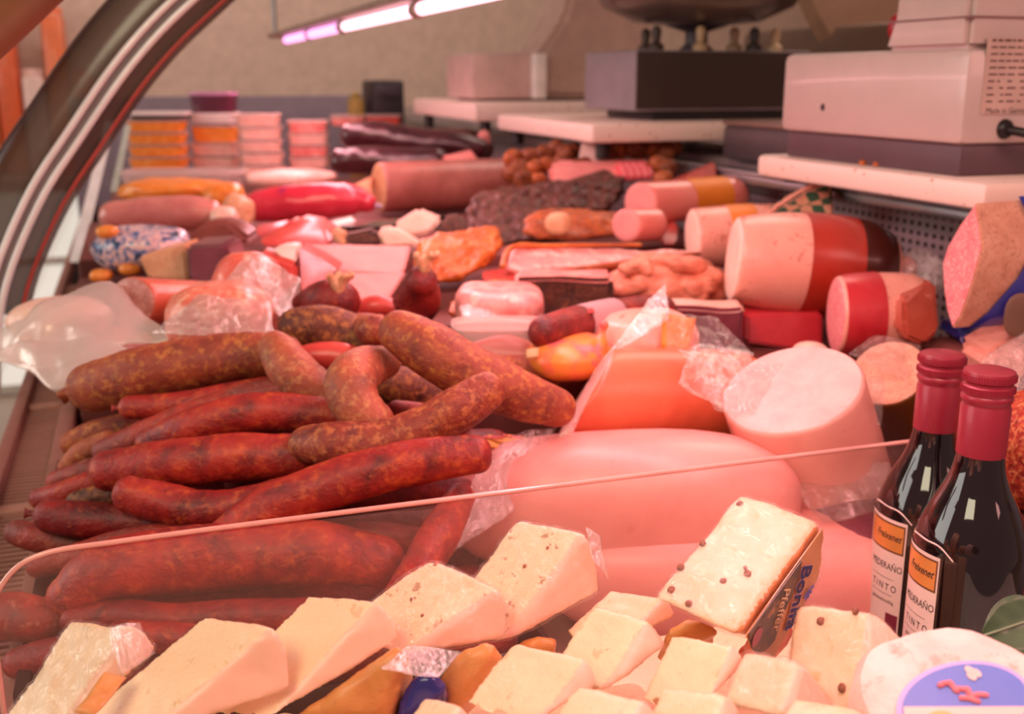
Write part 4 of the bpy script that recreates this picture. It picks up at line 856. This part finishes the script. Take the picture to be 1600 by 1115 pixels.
# mortadellas, salami blocks and rolls of the service side
mo = roll('mortadella', (1146,404,1.085), (1395,424,1.095), 67, (mort_skin, mort_cut), 'large mortadella roll with a pale cut face and a brick-red wrapper', 'mortadella', tilt=(.08, .0), bands=[(.40, .72, brick_red, 'red_wrapper'), (.72, .985, plain('dark_brown_wrap', '4a1a12', .35, coat=.3), 'dark_wrapper')], bulge=1.2, nr=48, endr=.5)
m2 = roll('mortadella', (1082,372,1.25), (1230,364,1.26), 46, (mort_skin, mort_cut), 'smaller mortadella half with an orange label behind the large one', 'mortadella', tilt=(.0, .0), nr=36, bulge=1.05, bands=[(.34, .62, orange, 'orange_label')])
m3 = roll('red_band_sausage', (1306,492,.98), (1446,490,.985), 61, (mort_skin, salami_cut), 'stout sausage half with a crimson band and fine pink cut face', 'sausage', tilt=(.12, .0), nr=36, bulge=1.08, bands=[(.03, .42, red_wax, 'crimson_band')])
pixsolid('salami_block', [(1411,468,.93),(1440,448,.95),(1464,440,.95),(1470,520,.93),(1446,540,.92),(1413,528,.92)], .95, .05, [meat('ruddy_block', ['a5402f', 'b8503c', 'c4604a'], 'd98a70', 40, 120, (.6, .74), .35, .1, .5)], 'ruddy flat salami block wedged between crimson-banded sausage and the big salami', 'salami', bev=.004)
sz = P(1522, 320, .93)
dq = lambda x: .85+(1534-x)*.0007
bsx = T(solid('big_salami_half', [P(x, y, dq(x)) for x, y in [(1525,316),(1500,350),(1480,385),(1472,412),(1474,450),(1479,485),(1488,514),(1502,492),(1520,440),(1535,385)]], Rt*.115+Fh*.03+UP*.004, [rind_speck, salami_cut], bev=.0012, facemat=1, amp=.0), 'big halved salami in speckled casing showing its pink cut face', 'salami')
e = Rt*.115+Fh*.03+UP*.004
bb = [P(x, y, dq(x)) for x, y in [(1488,514),(1502,492),(1520,440),(1535,385),(1530,350),(1525,316)]]
nrm = [Vector(p) for p in bb]
vs = []; fs = []
for i, p in enumerate(bb):
    off = (Rt*.0-CF*.003+UP*(.002 if i > 3 else -.001))
    f0 = [.12, .20, .34, .42, .38, .32][i]; f1 = [.96, .98, .98, .98, .98, .96][i]
    vs += [p+e*f0+off, p+e*f1+off]
for i in range(len(bb)-1): a = i*2; fs.append((a, a+1, a+3, a+2))
o = mk('blue_label_band', vs, fs, bluefilm, bsx); md = o.modifiers.new('thickness', 'SOLIDIFY'); md.thickness = .0012
p = P(1588, 500, .86); 
lump('gold_emblem', Vector(P(1592, 492, .868)), (.012, .002, .018), plain('dull_gold', '7a5a4a', .5), '', '', parent=bsx, sub=3, amp=.02)
pixsolid('blue_wrapped_end', [(1492,514,.93),(1530,512,.94),(1560,530,.93),(1500,542,.92)], .93, .05, [bluefilm], 'blue film-wrapped sausage end under the big salami half', 'sausage', bev=.006)
pixsolid('red_plastic_box', [(1166,490),(1286,488),(1286,552),(1166,536)], 1.06, .08, [red_wax], 'flat bright red block under the large mortadella', 'block', bev=.003)
bpy.data.objects['red_plastic_box'].name = 'red_block'
pr = roll('pink_sausage_roll', (1000,318,1.38), (1160,306,1.44), 33, (meat('salmon_wrap', ['e87a70', 'f08c80', 'f49a8c'], None, 20, rough=.3, bmp=.05, coat=.5), pinkmeat), 'fat salmon-pink sausage roll beside the netted ham', 'sausage', tilt=(-.3, 0), nr=30, bands=[(.42, .80, orange, 'orange_label')], endr=.6)
pixsolid('cut_red_piece', [(1028,352,1.36),(1062,350,1.37),(1058,384,1.34),(1034,384,1.34)], 1.36, .04, [redmeat], 'dark red cut piece between the roast pork and small mortadella', 'meat', bev=.004)
roll('pink_sausage_roll', (978,352,1.30), (1030,350,1.33), 26, (MATS['salmon_wrap'], pinkmeat), 'short pink sausage end in front of the salmon-pink roll', 'sausage', tilt=(-.3, 0), nr=24)
wr = pixsolid('wrapped_cold_cut', [(858,262,1.549),(870,254,1.566),(1018,252,1.601),(1026,280,1.566),(975,284,1.549),(860,288,1.531)],1.549, .05, [pinkmeat], 'pink wrapped cold cut with a striped end under the standing card', 'cold cut', bev=.006)
pixsolid('striped_wrap', [(960,255,1.544),(1016,254,1.557),(1026,280,1.544),(972,282,1.536)],1.54, .052, [stripe], 'x', 'x', bev=.006)
q = bpy.data.objects['striped_wrap']; q.parent = wr; q.location = Vector(q['_o'])-Vector(wr['_o']); del q['label'], q['category']
pixsolid('standing_price_card', [(903,254,1.601),(910,220,1.618),(922,212,1.618),(936,224,1.618),(940,254,1.601)],1.61, .004, [labelp], 'pale card standing upright among the roasted meatballs', 'card', bev=.001)
pixsolid('red_pennant_wedge', [(1050,284,1.442),(1118,254,1.477),(1122,288,1.46),(1080,290,1.442)],1.46, .02, [brick_red], 'brick-red triangular wedge behind the salmon-pink roll', 'cheese', bev=.002)
cz = pixsolid('checked_cloth_wedge', [(1205,332,1.201),(1262,296,1.219),(1300,284,1.219),(1304,340,1.201),(1236,342,1.192)],1.201, .03, [checked], 'wedge wrapped in green checked cloth against the pierced steel', 'cheese', bev=.004)
vs, fs, *_ = tube_mesh(pix_path([(1200,334,1.19),(1250,300,1.2),(1298,282,1.21)], 1.2, 4), nr=8, amp=.05); mk('peach_edge', vs, fs, mort_skin, cz)
lump('pink_end', Vector(P(1408, 418, 1.08)), (.016, .012, .012), pinkmeat, 'small pink sausage end beside the dark wrapped mortadella end', 'sausage', amp=.1, sub=3)
lump('crumpled_grey_film', Vector(P(1440, 425, 1.06)), (.022, .02, .020), MATS['milky_cling_film'], 'crumpled grey film against the pierced steel', 'film', amp=.3, freq=60)
lump('pale_garlic_end', Vector(P(1266, 552, .95)), (.016, .014, .010), rawfat, 'small pale end in front of the flat red block', 'fat', amp=.1, sub=3)

meat_brown = meat('dark_roast', ['5c2a12', '7d3c1a', '9a5226'], 'b8703a', 60, 160, (.56, .72), .55, .6, .05)
# roasted meatballs under the far scales
rr = random.Random(11); cnt = 0
for (x, y, d) in [(812,262,1.95),(830,244,2.0),(850,240,2.0),(868,232,2.02),(885,240,2.0),(836,262,1.94),(855,258,1.95),(880,256,1.96),(900,236,2.04),(815,280,1.9),(838,282,1.9),(800,248,2.0),
                  (950,226,2.02),(970,218,2.05),(990,216,2.05),(1012,214,2.06),(1032,222,2.04),(1050,230,2.02),(1040,240,1.98),(1020,234,2.0),(995,234,2.0),(970,236,2.0),(950,242,1.98),(1028,258,1.9),(1044,262,1.88),(1036,278,1.84),(800,272,1.9),(905,262,1.93)]:
    s = rr.uniform(.85, 1.15)
    lump('roasted_meatball', Vector(P(x, y, d*.83)), (.016*s, .014*s, .0125*s), roast_br if rr.random() < .5 else meat_brown, 'small browned roast meatball in the heap under the far scales', 'meatball', 'roasted meatballs under the far scales', M=frame(rr.uniform(0, 90), rr.uniform(-30, 30)), amp=.32, freq=60, sub=3)

# ---------------------------------------------------------------- stacked tubs at the far end
def stack(px, pyb, d, n, wpx, hpx, mats, lidm, who, grp, yaw=0, lean=0):
    w = wpx*d/FPX; hh = hpx*d/FPX; base = P(px, pyb, d)
    order = ['lowest', 'second', 'third', 'fourth', 'fifth', 'sixth']
    for k in range(n):
        c = base+UP*(hh*k)+Rt*(lean*k)+Fh*(.004*(k % 2))
        lab = '%s, %s' % (who, 'topmost of its stack' if k == n-1 else 'lowest of its stack' if k == 0 else order[k]+' from the bottom of its stack')
        pot('salad_tub', c, w, w*.72, hh*.93, mats[k % len(mats)], lab, 'tub', grp, yaw=yaw+(k*37 % 7-3), lid=lidm, lidh=hh*.16, flare=1.1)
G = 'stacked salad tubs at the far end'
stack(251, 262, 2.45, 4, 88, 18.5, [orange_salad], tubp, 'orange salad tub nearest the glass', G, yaw=4)
d0 = pot('dark_lid_tub', P(252, 188, 2.45)+Vector((0, 0, 0)), .125, .09, .014, plain('plum_lid', '3a1c26', .35, coat=.3), 'flat dark plum tub on top of the orange stack nearest the glass', 'tub', lid=white, yaw=3)
stack(340, 262, 2.5, 2, 72, 20, [pink_salad], tubp, 'pale pink tub beneath the plum pot', G, yaw=-3)
stack(338, 222, 2.5, 1, 68, 28, [orange_salad], tubp, 'single orange tub under the plum pot and white tub', G)
bpy.data.objects['salad_tub.006']['label'] = 'single orange tub beneath the white tub and plum pot'
pot('white_tub', (336,191,2.5), .105, .08, .017, white, 'flat white tub between the orange tub and the plum pot', 'tub', lid=white)
pot('plum_pot', (336,178,2.5), .100, .08, .046, plain('plum_plastic', '5a2438', .3, coat=.4), 'dark plum pot on top of the second stack', 'tub', lid=plain('magenta_lid', 'c98ab8', .35, coat=.3))
stack(412, 275, 2.4, 5, 66, 19, [pink_salad], tubp, 'whitish pink tub in the tallest leaning stack', G, yaw=8, lean=-.001)
stack(484, 262, 2.45, 4, 62, 18, [pink_salad, bacon], tubp, 'rosy tub next to the blood sausages', G, yaw=6)
for i, (x, y) in enumerate([(545, 196), (600, 195)]):
    pot('meat_tray_pack', (x, y, 2.7), .085, .07, .022, [bacon, redmeat][i], ['pink packed tray behind the blood sausages, beside the rosy stack', 'red packed tray behind the long top blood sausage'][i], 'tub', lid=tubp)
lump('pink_slices', Vector(P(455, 278, 2.2)), (.09, .05, .018), pink_salad, 'pale pink spread before the rosy stack', 'salad', amp=.12)

# ---------------------------------------------------------------- cheeses before the plexi
def wedge(a, a2, t, b, d, lab, mat=cheese, da2=.020, dt=-.022, db=.0, bulge=.10, group='wrapped cheese wedges before the plexi', amp=.0008, side=cheese_side):
    A_, A2, T_, B_ = P(a[0], a[1], d), P(a2[0], a2[1], d+da2), P(t[0], t[1], d+dt), P(b[0], b[1], d+db)
    H = A2-A_; mid = (A_+B_)/2; out = (mid-T_).normalized()*(A_-B_).length*bulge
    poly = [T_, A_]+[A_*(1-q)+B_*q+out*(1-(2*q-1)**2) for q in (.2, .4, .6, .8)]+[B_]
    o = solid('cheese_wedge', poly, H, [mat, side], bev=.0016, seg=2, facemat=1, org=.0015, amp=amp, freq=50)
    # the swept cut faces look alike; the face T-A-A2 is the large cream one
    T(o, lab, 'cheese', group)
    o['_p'] = [list(v) for v in (A_, A2, T_, B_)]
    return o
def wrap_of(o, k=.0012):
    """tight cling film: a shell just outside the cheese, with gathered ends"""
    me = o.data.copy(); f = bpy.data.objects.new('cling_film', me); COL.objects.link(f); f.parent = o
    me.materials.clear(); me.materials.append(cheesefilm)
    for p in me.polygons: p.material_index = 0
    ns = [v.normal.copy() for v in me.vertices]
    for v, n in zip(me.vertices, ns): v.co = v.co+n*(k+.0008*noise.noise((v.co+Vector(o['_o']))*120))
    return f
def pin(o, u, v, r, mat, name, sq=.5):
    """a seed set into the cream face at (u along T->A, v across)"""
    A_, A2, T_, B_ = [Vector(x) for x in o['_p']]
    p = T_+(A_-T_)*u+(A2-A_)*v; n = (A_-T_).cross(A2-A_).normalized()
    if n.dot(CF) > 0: n = -n
    x = n.orthogonal().normalized(); M = Matrix((x, n.cross(x), n)).transposed()
    lump(name, p+n*.0006, (r, r*.8, r*sq), mat, '', '', M=M, parent=o, sub=2, amp=.2, freq=300)
cz = []
c1 = wedge((205,974),(108,966),(78,1170),(248,1016),.500,'foil-glinting wrapped cheese at the divider corner with gold rind',rind if False else cheese,amp=.0015); wrap_of(c1)
sheet('crimped_film', [(170,985,.478),(222,975,.49),(243,1022,.495),(190,1060,.47)], flm2, parent=c1, amp=.004)
sheet('gold_rind', [(165,1052,.462),(196,1062,.462),(140,1125,.445),(112,1112,.445)], rind, parent=c1, amp=.003, nu=8, nv=8)
c2 = wedge((432,976),(320,957),(215,1160),(460,1080),.470,'broad cream cheese wedge second along from the glinting one')
c3 = wedge((597,935),(482,922),(410,1135),(632,1002),.490,'plain cream cheese wedge with sharp pink-lit side before the largest sausage')
c4 = wedge((785,915),(672,870),(618,1030),(795,1000),.520,'herb-flecked cheese wedge before the slim bright red sausage',cheese_herb); wrap_of(c4)
c5 = wedge((915,828),(806,808),(785,1008),(943,928),.552,'tall herb-flecked cheese wedge in crinkled film before the pink ham',cheese_herb); wrap_of(c5)
sheet('crimped_film', [(912,824,.548),(938,838,.55),(949,905,.55),(930,880,.545)], flm2, parent=c5, amp=.003)
c8 = wedge((1040,932),(953,919),(960,1010),(1062,965),.545,'small cheese wedge half hidden behind the peppered one')
c7 = wedge((1013,968),(925,941),(940,1088),(1047,1010),.490,'smooth cheese wedge in the middle row beneath the peppered one')
c6 = wedge((918,1026),(800,1000),(835,1138),(938,1072),.450,'low cream cheese wedge in front of the tall herb-flecked one')
c10 = wedge((1363,952),(1243,940),(1337,1125),(1420,1010),.475,'peppercorn cheese wedge standing before the bottles',cheese_pep); wrap_of(c10, .0008)
c11 = wedge((1146,1003),(1048,988),(1095,1120),(1165,1035),.460,'orange-tinged cheese wedge under the tilted peppered one',cheese)
c12 = wedge((1252,1032),(1160,1010),(1222,1125),(1312,1112),.440,'film-wrapped cheese wedge beside the peppercorn wedge',cheese_pep); wrap_of(c12)
c13 = wedge((1135,1084),(1032,1068),(1105,1170),(1160,1115),.415,'front cheese wedge at the picture edge with a rounded rim',cheese)
c14 = wedge((1005,1092),(898,1070),(955,1175),(1032,1116),.410,'front cheese wedge below the smooth middle one',cheese)
c15 = wedge((722,1100),(662,1088),(675,1165),(745,1130),.420,'cheese wedge tip next to the blue label at the picture edge',cheese)
c16 = wedge((1335,1104),(1235,1088),(1300,1175),(1365,1130),.405,'front cheese wedge next to the round cheese',cheese_pep)
for u, v, r in [(.84,.62,.0021),(.97,.20,.0019),(.26,.22,.0021)]: pin(c10, u, v, r, peppercorn, 'peppercorn')
for o, pts in ((c5, [(.62,.42,.0012),(.30,.55,.0012),(.80,.30,.001)]), (c4, [(.95,.85,.0013),(.55,.6,.001),(.45,.3,.0011)])):
    for u, v, r in pts: pin(o, u, v, r, roast_br, 'herb_fleck', .3)
# the tilted peppered cheese with its label
c9 = wedge((1280,815),(1156,768),(1150,992),(1230,1004),.520,'tilted peppered cheese with a dark printed rind label on top of the others',cheese_pep,da2=.02,dt=-.05,db=.012,bulge=.36,side=rind)
for u, v, r in [(.90,.90,.0020),(.50,.94,.0020),(.27,.96,.0022),(.30,.47,.0019),(.42,.30,.0021),(.10,.88,.0021),(.06,.62,.0021),(.45,.36,.0012)]: pin(c9, u, v, r, peppercorn, 'peppercorn', .35)
wrap_of(c9)
A_, A2, T_, B_ = [Vector(x) for x in c9['_p']]
ex = (A_-T_); fn = ex.cross(B_-T_).normalized()
if fn.dot(CF) > 0: fn = -fn
ey = ex.normalized(); ez = fn.cross(ey).normalized()
if ez.dot(B_-A_) < 0: ez = -ez
L = ex.length; D = (B_-T_).dot(ez)
def lp(u, v, k=.0026): return T_+ey*(L*u)+ez*(D*v)+fn*k                  # on the labelled side: u from tip to rim, v from the cream edge outwards
lab_out = [(.05,.05),(.5,.03),(.98,.03),(1.0,.18),(.93,.40),(.80,.58),(.62,.72),(.44,.80),(.30,.80),(.22,.62),(.14,.36)]
lb = solid('rind_label', [lp(u, v, .0022) for u, v in lab_out], fn*.0004, plain('tan_label_film', 'd99a66', .3, coat=.5), c9, bev=0)
dk = [lp(.07,.04,.003)]+[lp(.07+.62*(1-math.cos(a))/2+.0, .04+.48*math.sin(a)*(1.1 if a < 1.6 else .75), .003) for a in [math.pi*k/14 for k in range(1, 14)]]+[lp(.70,.04,.003)]
solid('dark_oval', dk, fn*.0003, meat('olive_print', ['3a2c20', '5a4630', '7a5c3a'], 'c98a4a', 90, 120, (.56, .7), .35, .05, .4), lb, bev=0)
du = (ey*-.54+ez*.84).normalized(); dvv = fn.cross(du).normalized()
try:
    flat_text('lettering', 'Pfeffer', .0082, lp(.44,.27,.0038), du, dvv, plain('cream_ink', 'f0cfa0', .5), lb, sy=1.5, shear=.2)
    flat_text('lettering_edge', 'Bonifa', .0132, lp(.66,.42,.0034), du, dvv, plain('lilac_edge', 'e8b8b0', .5), lb, sy=1.45, bold=.0006, shear=.15)
    flat_text('lettering', 'Bonifa', .0132, lp(.66,.42,.0038), du, dvv, blue_ink, lb, sy=1.45, bold=.0003, shear=.15)
except Exception as e_: print('TEXT', e_)
em = lp(.15, .20, .0036)
solid('pink_emblem', [em+ey*(.005*math.cos(a))+ez*(.0042*math.sin(a)) for a in [2*math.pi*k/18 for k in range(18)]], fn*.0003, plain('plum_emblem', '9a5a60', .4), lb, bev=0)
fl_ = lp(.80, .52, .0036)
for k in range(5):
    a = .5+k*.6; solid('blue_flower', [fl_, fl_+ey*(.005*math.cos(a-.2))+ez*(.005*math.sin(a-.2)), fl_+ey*(.0062*math.cos(a))+ez*(.0062*math.sin(a)), fl_+ey*(.005*math.cos(a+.2))+ez*(.005*math.sin(a+.2))], fn*.0002, MATS['lilac_blue'] if 'lilac_blue' in MATS else plain('lilac_blue', '6a64b0', .5), lb, bev=0)
# orange rinds and a blue label between the wedges
def filler(pts, d, mat, lab, name='cheese_rind_piece', th=.04): return pixsolid(name, pts, d, th, [mat], lab, 'cheese', bev=.004, cuts=1, amp=.001, freq=50, dirn=(Fh*.7-UP*.7).normalized())
f1 = filler([(440,1125),(520,1070),(600,1010),(640,1000),(632,1060),(600,1130)], .475, rind, 'orange-rinded cheese under film below the plain cream wedge')
f2 = filler([(690,1030),(740,1000),(790,1000),(780,1040),(710,1110),(680,1090)], .49, rind, 'golden herb-flecked cheese side below the herb-flecked wedge')
f3 = filler([(610,1130),(632,1060),(650,1040),(690,1045),(705,1090),(650,1130)], .478, bluefilm, 'blue printed label side poking out between cheeses', name='blue_label_cheese')
sheet('gathered_film', [(600,1050,.465),(640,1010,.48),(720,1020,.48),(690,1060,.468)], flm2, parent=f3, amp=.004)
filler([(800,1000),(850,985),(880,1000),(870,1020),(820,1030)], .535, rind, 'shaded orange cheese behind the low cream wedge')
filler([(1030,1010),(1060,960),(1110,960),(1140,985),(1080,1000)], .53, rind, 'brown-labelled cheese rind under the tilted peppered cheese')
filler([(1160,985),(1200,975),(1250,960),(1240,1010),(1180,1015)], .525, ham_skin, 'reddish cheese side between tilted cheese and peppercorn wedge')
# lower layer that carries them
LAB = 'cream cheese piece in the hidden lower layer under the wedges'
k = 0
for (x, y) in [(-.06,.50),(.02,.50),(.10,.50),(.18,.51),(.26,.51),(.33,.51),(-.05,.43),(.03,.43),(.11,.43),(.19,.43),(.27,.43),(.02,.36),(.10,.36),(.18,.36),(.26,.36)]:
    k += 1; zt = -.330 if y > .45 else -.305 if y > .40 else -.275
    T(bounds_box('cheese_block', (x-.037, x+.037), (y-.033, y+.033), (-.46, zt), cheese, bev=.006), LAB, 'cheese', 'cheeses of the hidden lower layer')

# round bloomy cheese with an oval label
rc = P(1500, 1095, .405); ax = (UP*.92-Fh*.30-Rt*.10).normalized()
ro = lathe('round_cheese', rc-ax*.03, [(.028, 0), (.036, .003), (.0395, .012), (.0395, .024), (.036, .031), (.026, .0335), (.0, .0338)], white_rind, n=48, axis=ax)
bm = bmesh.new(); bm.from_mesh(ro.data)
for v in bm.verts: v.co = v.co+wob(v.co+Vector(ro['_o']), 45, .0022, 3)+wob(v.co, 130, .0006, 5)
bm.to_mesh(ro.data); bm.free()
T(ro, 'round white bloomy cheese with a blue oval label in the front corner', 'cheese')
cu_ = (Rt-ax*Rt.dot(ax)).normalized(); cv_ = ax.cross(cu_)
cu_, cv_ = (cu_*.93+cv_*.36).normalized(), (cv_*.93-cu_*.36).normalized()
lc = P(1512, 1078, .3935)
lc = rc+ax*.0050+((lc-rc)-ax*(lc-rc).dot(ax))
def oval(a, b, k, n=40, o=(0, 0)): return [lc+cu_*(a*math.cos(t)+o[0])+cv_*(b*math.sin(t)+o[1])+ax*k for t in [2*math.pi*i/n for i in range(n)]]
ol = solid('oval_label', oval(.0265, .0185, 0), ax*.0005, plain('white_blue_rim', 'b9a8dc', .45, nz=.02), ro, bev=0)
solid('blue_field', oval(.0245, .0165, .0006), ax*.0003, plain('label_blue', '5a78c8', .4, nz=.02), ol, bev=0)
solid('pale_corner', [lc+cu_*(.0240*math.cos(t))+cv_*(.0160*math.sin(t))+ax*.001 for t in [math.radians(x) for x in range(150, 326, 8)]], ax*.0002, plain('label_cream', 'ecc4b8', .5), ol, bev=0)
solid('yellow_spot', oval(.0062, .0050, .0013, 18, (-.0135, -.0035)), ax*.0002, plain('label_yellow', 'e8b070', .5), ol, bev=0)
solid('red_spot', oval(.0075, .0034, .0015, 18, (-.0065, -.0085)), ax*.0002, plain('label_rose', 'e0645c', .5), ol, bev=0)
for i, (x0, y0, x1, y1) in enumerate([(-.003,.010,.001,.0095),(.001,.0095,.0005,.006),(.0005,.006,.0045,.0045),(.0045,.0045,.0035,.001),(.0035,.001,.0085,.0),(.0,.002,.004,-.001)]):
    vs, fs, *_ = tube_mesh([tuple(lc+cu_*(x0+(x1-x0)*s)+cv_*(y0+(y1-y0)*s+.0006*math.sin(s*5))+ax*.0012)+(.0011,) for s in (0, .5, 1)], nr=8, amp=0, n=3); mk('pink_script', vs, fs, plain('script_pink', 'e87a80', .5) if 'script_pink' not in MATS else MATS['script_pink'], ol)
for i, (x, y) in enumerate([(.010,.0085),(.0125,.009),(.0112,.011)]):
    solid('pale_crown', oval(.0016, .0022, .0012, 10, (x, y)), ax*.0002, labelp, ol, bev=0)

# wine bottles
def bottle(px, py, d, lab, a0, K=.885):
    top = P(px, py, d); zt = top.z; c = Vector((top.x, top.y, zt-.300*K))
    body = [(.030, 0), (.0345, .002), (.037, .006), (.037, .172), (.0362, .182), (.033, .194), (.0275, .207), (.0215, .219), (.0172, .231), (.0152, .243), (.0146, .252), (.0146, .290)]
    sm = [(r_, h_) for r_, h_ in crom(body[3:11], 3)]
    o = T(lathe('wine_bottle', c, [(r_*K, h_*K) for r_, h_ in body[:3]+sm+body[11:]], botglass, n=64), lab, 'bottle', 'red wine bottles')
    cp = [(.0152, .243), (.0157, .2435), (.0157, .276), (.0148, .2775), (.0148, .279), (.0160, .2805), (.0163, .283), (.0154, .2845), (.0163, .2865), (.0163, .290), (.0151, .2912), (.0151, .2925), (.0164, .294), (.0164, .298), (.0158, .2998), (.0135, .3006), (.0, .3008)]
    cap = lathe('screw_cap', c, [(r_*K, h_*K) for r_, h_ in cp], capred, o, n=64)
    vs = []; fs = []
    for (h0, h1) in ((.2866, .2898), (.2942, .2978)):
        for k in range(56):
            t = 2*math.pi*k/56; n0 = len(vs)
            for dh, rr_ in ((h0, .0163), (h1, .0163)):
                for dt in (-.03, .03): vs.append(c+Vector((math.cos(t+dt)*rr_, math.sin(t+dt)*rr_, dh))*K)
            for dh in (h0, h1): vs.append(c+Vector((math.cos(t)*.0171, math.sin(t)*.0171, dh))*K)
            fs += [(n0, n0+4, n0+5, n0+2), (n0+4, n0+1, n0+3, n0+5)]
    k_ = mk('knurling', vs, fs, capred, cap); k_['kind'] = 'stuff'
    base = math.atan2(-c.y, -c.x)                                     # direction of the viewer
    def cyl(a, h, r=.0373): t = base-a; return c+Vector((math.cos(t)*r, math.sin(t)*r, h))*K   # a grows towards the picture's left when negative
    def patch(name, a, b, h0, h1, r, mat, par, slope=0):
        n = max(2, int(abs(b-a)*18)); vs = []; fs = []
        for i in range(n+1):
            t = a+(b-a)*i/n
            vs += [cyl(-t, h0, r), cyl(-t, h1, r)]
        for i in range(n): fs.append((2*i, 2*i+2, 2*i+3, 2*i+1))
        return mk(name, vs, fs, mat, par)
    lab_ = patch('paper_label', a0-1.85, a0, .078, .178, .03722, labelp, o)
    patch('red_square', a0-.30, a0-.03, .088, .104, .03730, plain('plum_square', '7a2038', .5) if 'plum_square' not in MATS else MATS['plum_square'], lab_)
    patch('gold_frame', a0-1.06, a0-.03, .1525, .1755, .03730, plain('brown_frame', '6a4026', .5) if 'brown_frame' not in MATS else MATS['brown_frame'], lab_)
    patch('gold_panel', a0-1.03, a0-.06, .1540, .1740, .03737, gold, lab_)
    def ctext(body_, size, ac, h, mat=dark_ink, ys=1.3, **k):
        v, f = text_geo(body_, size, **k)
        mk('lettering', [cyl(-(ac+p.x/.0374), h+p.y*ys, .03745) for p in v], f, mat, lab_)
    ctext('Freixenet', .0062, a0-.43, .1645, shear=.45, bold=.0001)
    ctext('MEDERA\u00d1O', .0057, a0-.43, .1405)
    ctext('T I N T O', .0058, a0-.43, .1240)
    ctext('gehaltvoll-kr\u00e4ftig', .0032, a0-.43, .1130)
    patch('rule', a0-.80, a0-.18, .1310, .1313, .0374, dark_ink, lab_); patch('rule', a0-.80, a0-.18, .1182, .1185, .0374, dark_ink, lab_)
    pts = [tuple(cyl(t, .1795+.002*math.sin(t*3)+h, .0375))+(.0005,) for t, h in ((1.2, .008), (.8, .006), (.5, .0045), (.25, -.002))]
    vs, fs, *_ = tube_mesh(pts, nr=6, amp=.3, freq=300); mk('film_edge', vs, fs, labelp, o)
    return o
bottle(1473, 552, .70, 'dark wine bottle with a red cap and whole label, the rear of the two', -.32)
bottle(1547, 578, .625, 'dark wine bottle with a red cap, the front of the two', -.47)
# green leaf by the bottles
lf = []; ff = []
c0 = P(1538, 992, .50); dr = (P(1640, 958, .52)-c0)
up_ = UP; W_ = .013; n = 14
nrm_ = (-CF+UP*.4).normalized(); sd = dr.normalized().cross(nrm_).normalized()
for i in range(n+1):
    s = i/n; w = W_*math.sin(math.pi*min(1, s*.96+.03))**.7
    for j in range(-4, 5):
        q = j/4; lf.append(c0+dr*s+sd*(w*q)+nrm_*(.004*abs(q)-.006*(s-.5)**2+.0008*math.sin(s*22+abs(q)*6)))
for i in range(n):
    for j in range(8): a = i*9+j; ff.append((a, a+1, a+10, a+9))
lo = mk('green_leaf', lf, ff, leafm); md = lo.modifiers.new('thickness', 'SOLIDIFY'); md.thickness = .0006
T(lo, 'single dark green leaf lying behind the round white cheese', 'leaf')
vs, fs, *_ = tube_mesh([tuple(c0+dr*s+nrm_*.0012)+(.0007,) for s in (0, .3, .6, .95)], nr=6, amp=0); mk('midrib', vs, fs, plain('pale_midrib', '7d9274', .5), lo)
